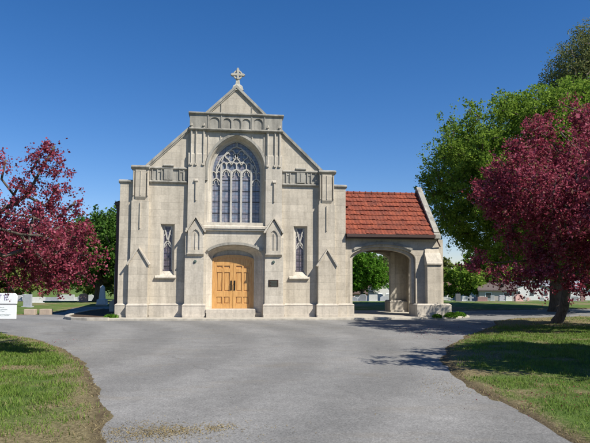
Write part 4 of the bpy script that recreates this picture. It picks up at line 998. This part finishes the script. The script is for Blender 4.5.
ORD = ['leftmost', 'second', 'third', 'fourth', 'fifth', 'sixth', 'seventh', 'eighth', 'ninth', 'tenth', 'eleventh', 'twelfth', 'thirteenth', 'fourteenth', 'fifteenth', 'sixteenth', 'seventeenth', 'eighteenth', 'nineteenth', 'twentieth']
def row(spots, shapes, ks, group, where):
    spots = sorted(spots)
    for i, (p, d_) in enumerate(spots):
        sh = rnd.choice(shapes); k = rnd.choice(ks); o_ = ORD[i] if i == 0 else (ORD[i] + ' from the left' if i < len(spots) - 1 else 'rightmost')
        headstone(px(p, d_), d_, sh, k, rnd.uniform(0.4, 0.8), rnd.uniform(0.38, 0.72), '%s %s headstone with %s top, %s' % (o_, SN[k], {'round': 'rounded', 'square': 'flat', 'cross': 'cross-shaped'}[sh], where), rnd.uniform(-.5, .5), group)
row([(5, 52), (26, 56), (45, 60), (58, 66), (75, 58), (80, 70), (92, 52), (97, 62), (50, 78), (33, 84)], ('round', 'square', 'cross'), (0, 1, 1), 'small headstones far across the left cemetery', 'far left')
row([(353, 44), (358, 58), (363, 48), (369, 62), (373, 45), (379, 56), (384, 47), (389, 53)], ('round', 'square'), (0, 1, 0), 'headstones seen through the porch arch', 'in the porch arch')
row([(449, 50), (464, 52), (470, 44), (476, 56), (482, 48), (492, 62), (501, 47), (508, 58), (518, 46), (527, 54), (541, 60), (552, 50), (566, 46), (574, 58), (581, 47)], ('round', 'square', 'square', 'cross'), (0, 1, 1, 3), 'headstones under the right-hand crabapple', 'right of the porch')

# ------------------------------------------------------------------ houses beyond the cemetery
def house(r_, d_, wd, dp, hw, hr, wall_c, roof_c, label, rz=0.0, gable=False, doors=0):
    x, y = site(r_, d_); z = sz(y); root = empty('house', (x, y, z), -yaw + rz); tag(root, label, 'house')
    wm_ = simple('siding', wall_c, 0.7, 0.3, var=0.06, scale=3); rm = simple('shingles', roof_c, 0.9, 0.2, var=0.2, scale=6)
    m_ = MB(); m_.box(-wd / 2, wd / 2, 0, dp, -0.3, hw)
    if gable: m_.prism([(-wd / 2, hw), (wd / 2, hw), (0, hr)], 0, dp, 'y')
    else: m_.prism([(0, hw), (dp, hw), (dp / 2, hr)], -wd / 2, wd / 2, 'x')
    m_.build('wall', wm_, root)
    m_ = MB()
    if gable:
        for s in (-1, 1): m_.prism([(s * (wd / 2 + 0.3), hw - 0.2), (0, hr + 0.0), (0, hr + 0.22), (s * (wd / 2 + 0.3), hw + 0.02)], -0.3, dp + 0.3, 'y')
    else:
        for s in (0, 1):
            e = -0.35 if s == 0 else dp + 0.35
            m_.prism([(e, hw - 0.2), (dp / 2, hr), (dp / 2, hr + 0.2), (e, hw + 0.02)], -wd / 2 - 0.3, wd / 2 + 0.3, 'x')
    ro = m_.build('roof', rm, root); MB().box(wd * 0.2, wd * 0.2 + 0.6, dp * 0.55, dp * 0.55 + 0.6, hr - 0.6, hr + 0.7).build('chimney', simple('chimney_brick', (0.25, 0.12, 0.09), 0.9), ro)
    nwin = max(2, int(wd / 2.8))
    for i in range(nwin):
        xw = -wd / 2 + wd * (i + 0.5) / nwin
        if doors and i == nwin // 2:
            MB().box(xw - 0.5, xw + 0.5, -0.06, 0.02, 0, min(2.05, hw - 0.1)).build('door', simple('door_paint', (0.12, 0.05, 0.04), 0.6), root); continue
        f_ = MB(); f_.box(xw - 0.55, xw + 0.55, -0.05, 0.02, hw - 1.6, hw - 0.45); fo = f_.build('window', WHITE, root)
        MB().box(xw - 0.46, xw + 0.46, -0.056, -0.049, hw - 1.52, hw - 0.53).build('pane', simple('dark_pane', (0.05, 0.06, 0.07), 0.15, 0.6), fo)
house(px(452, 125), 125, 13, 8, 2.25, 3.7, (0.52, 0.51, 0.49), (0.12, 0.07, 0.055), 'long low white house with reddish brown roof just right of the porch pier', doors=1)
house(px(486, 118), 118, 4.6, 7, 2.3, 3.9, (0.34, 0.40, 0.47), (0.13, 0.15, 0.18), 'pale blue house with blue-grey roof glimpsed under the crabapple', 0.2, gable=True)
house(px(497, 102), 102, 6, 6, 1.9, 2.9, (0.45, 0.40, 0.36), (0.12, 0.095, 0.085), 'small beige house with brown roof under the crabapple', -0.2)
house(px(531, 123), 123, 9, 7, 2.5, 3.9, (0.52, 0.51, 0.49), (0.16, 0.16, 0.18), 'white house with dark grey roof left of the crabapple\'s trunk', 0.1, gable=True)
house(px(574, 125), 125, 13, 8, 2.6, 4.1, (0.52, 0.51, 0.49), (0.28, 0.29, 0.32), 'long white house with light grey roof right of the crabapple\'s trunk', doors=1)
house(px(357, 118), 118, 10.5, 7, 1.5, 3.35, (0.36, 0.24, 0.21), (0.10, 0.07, 0.06), 'brick house with broad brown roof seen through the porch arch', 0.35)
house(px(384, 108), 108, 3.6, 5, 1.8, 3.6, (0.52, 0.51, 0.49), (0.30, 0.30, 0.31), 'small white gabled house at the right of the view through the arch', 0.1, gable=True)
print('objects', len(bpy.data.objects))
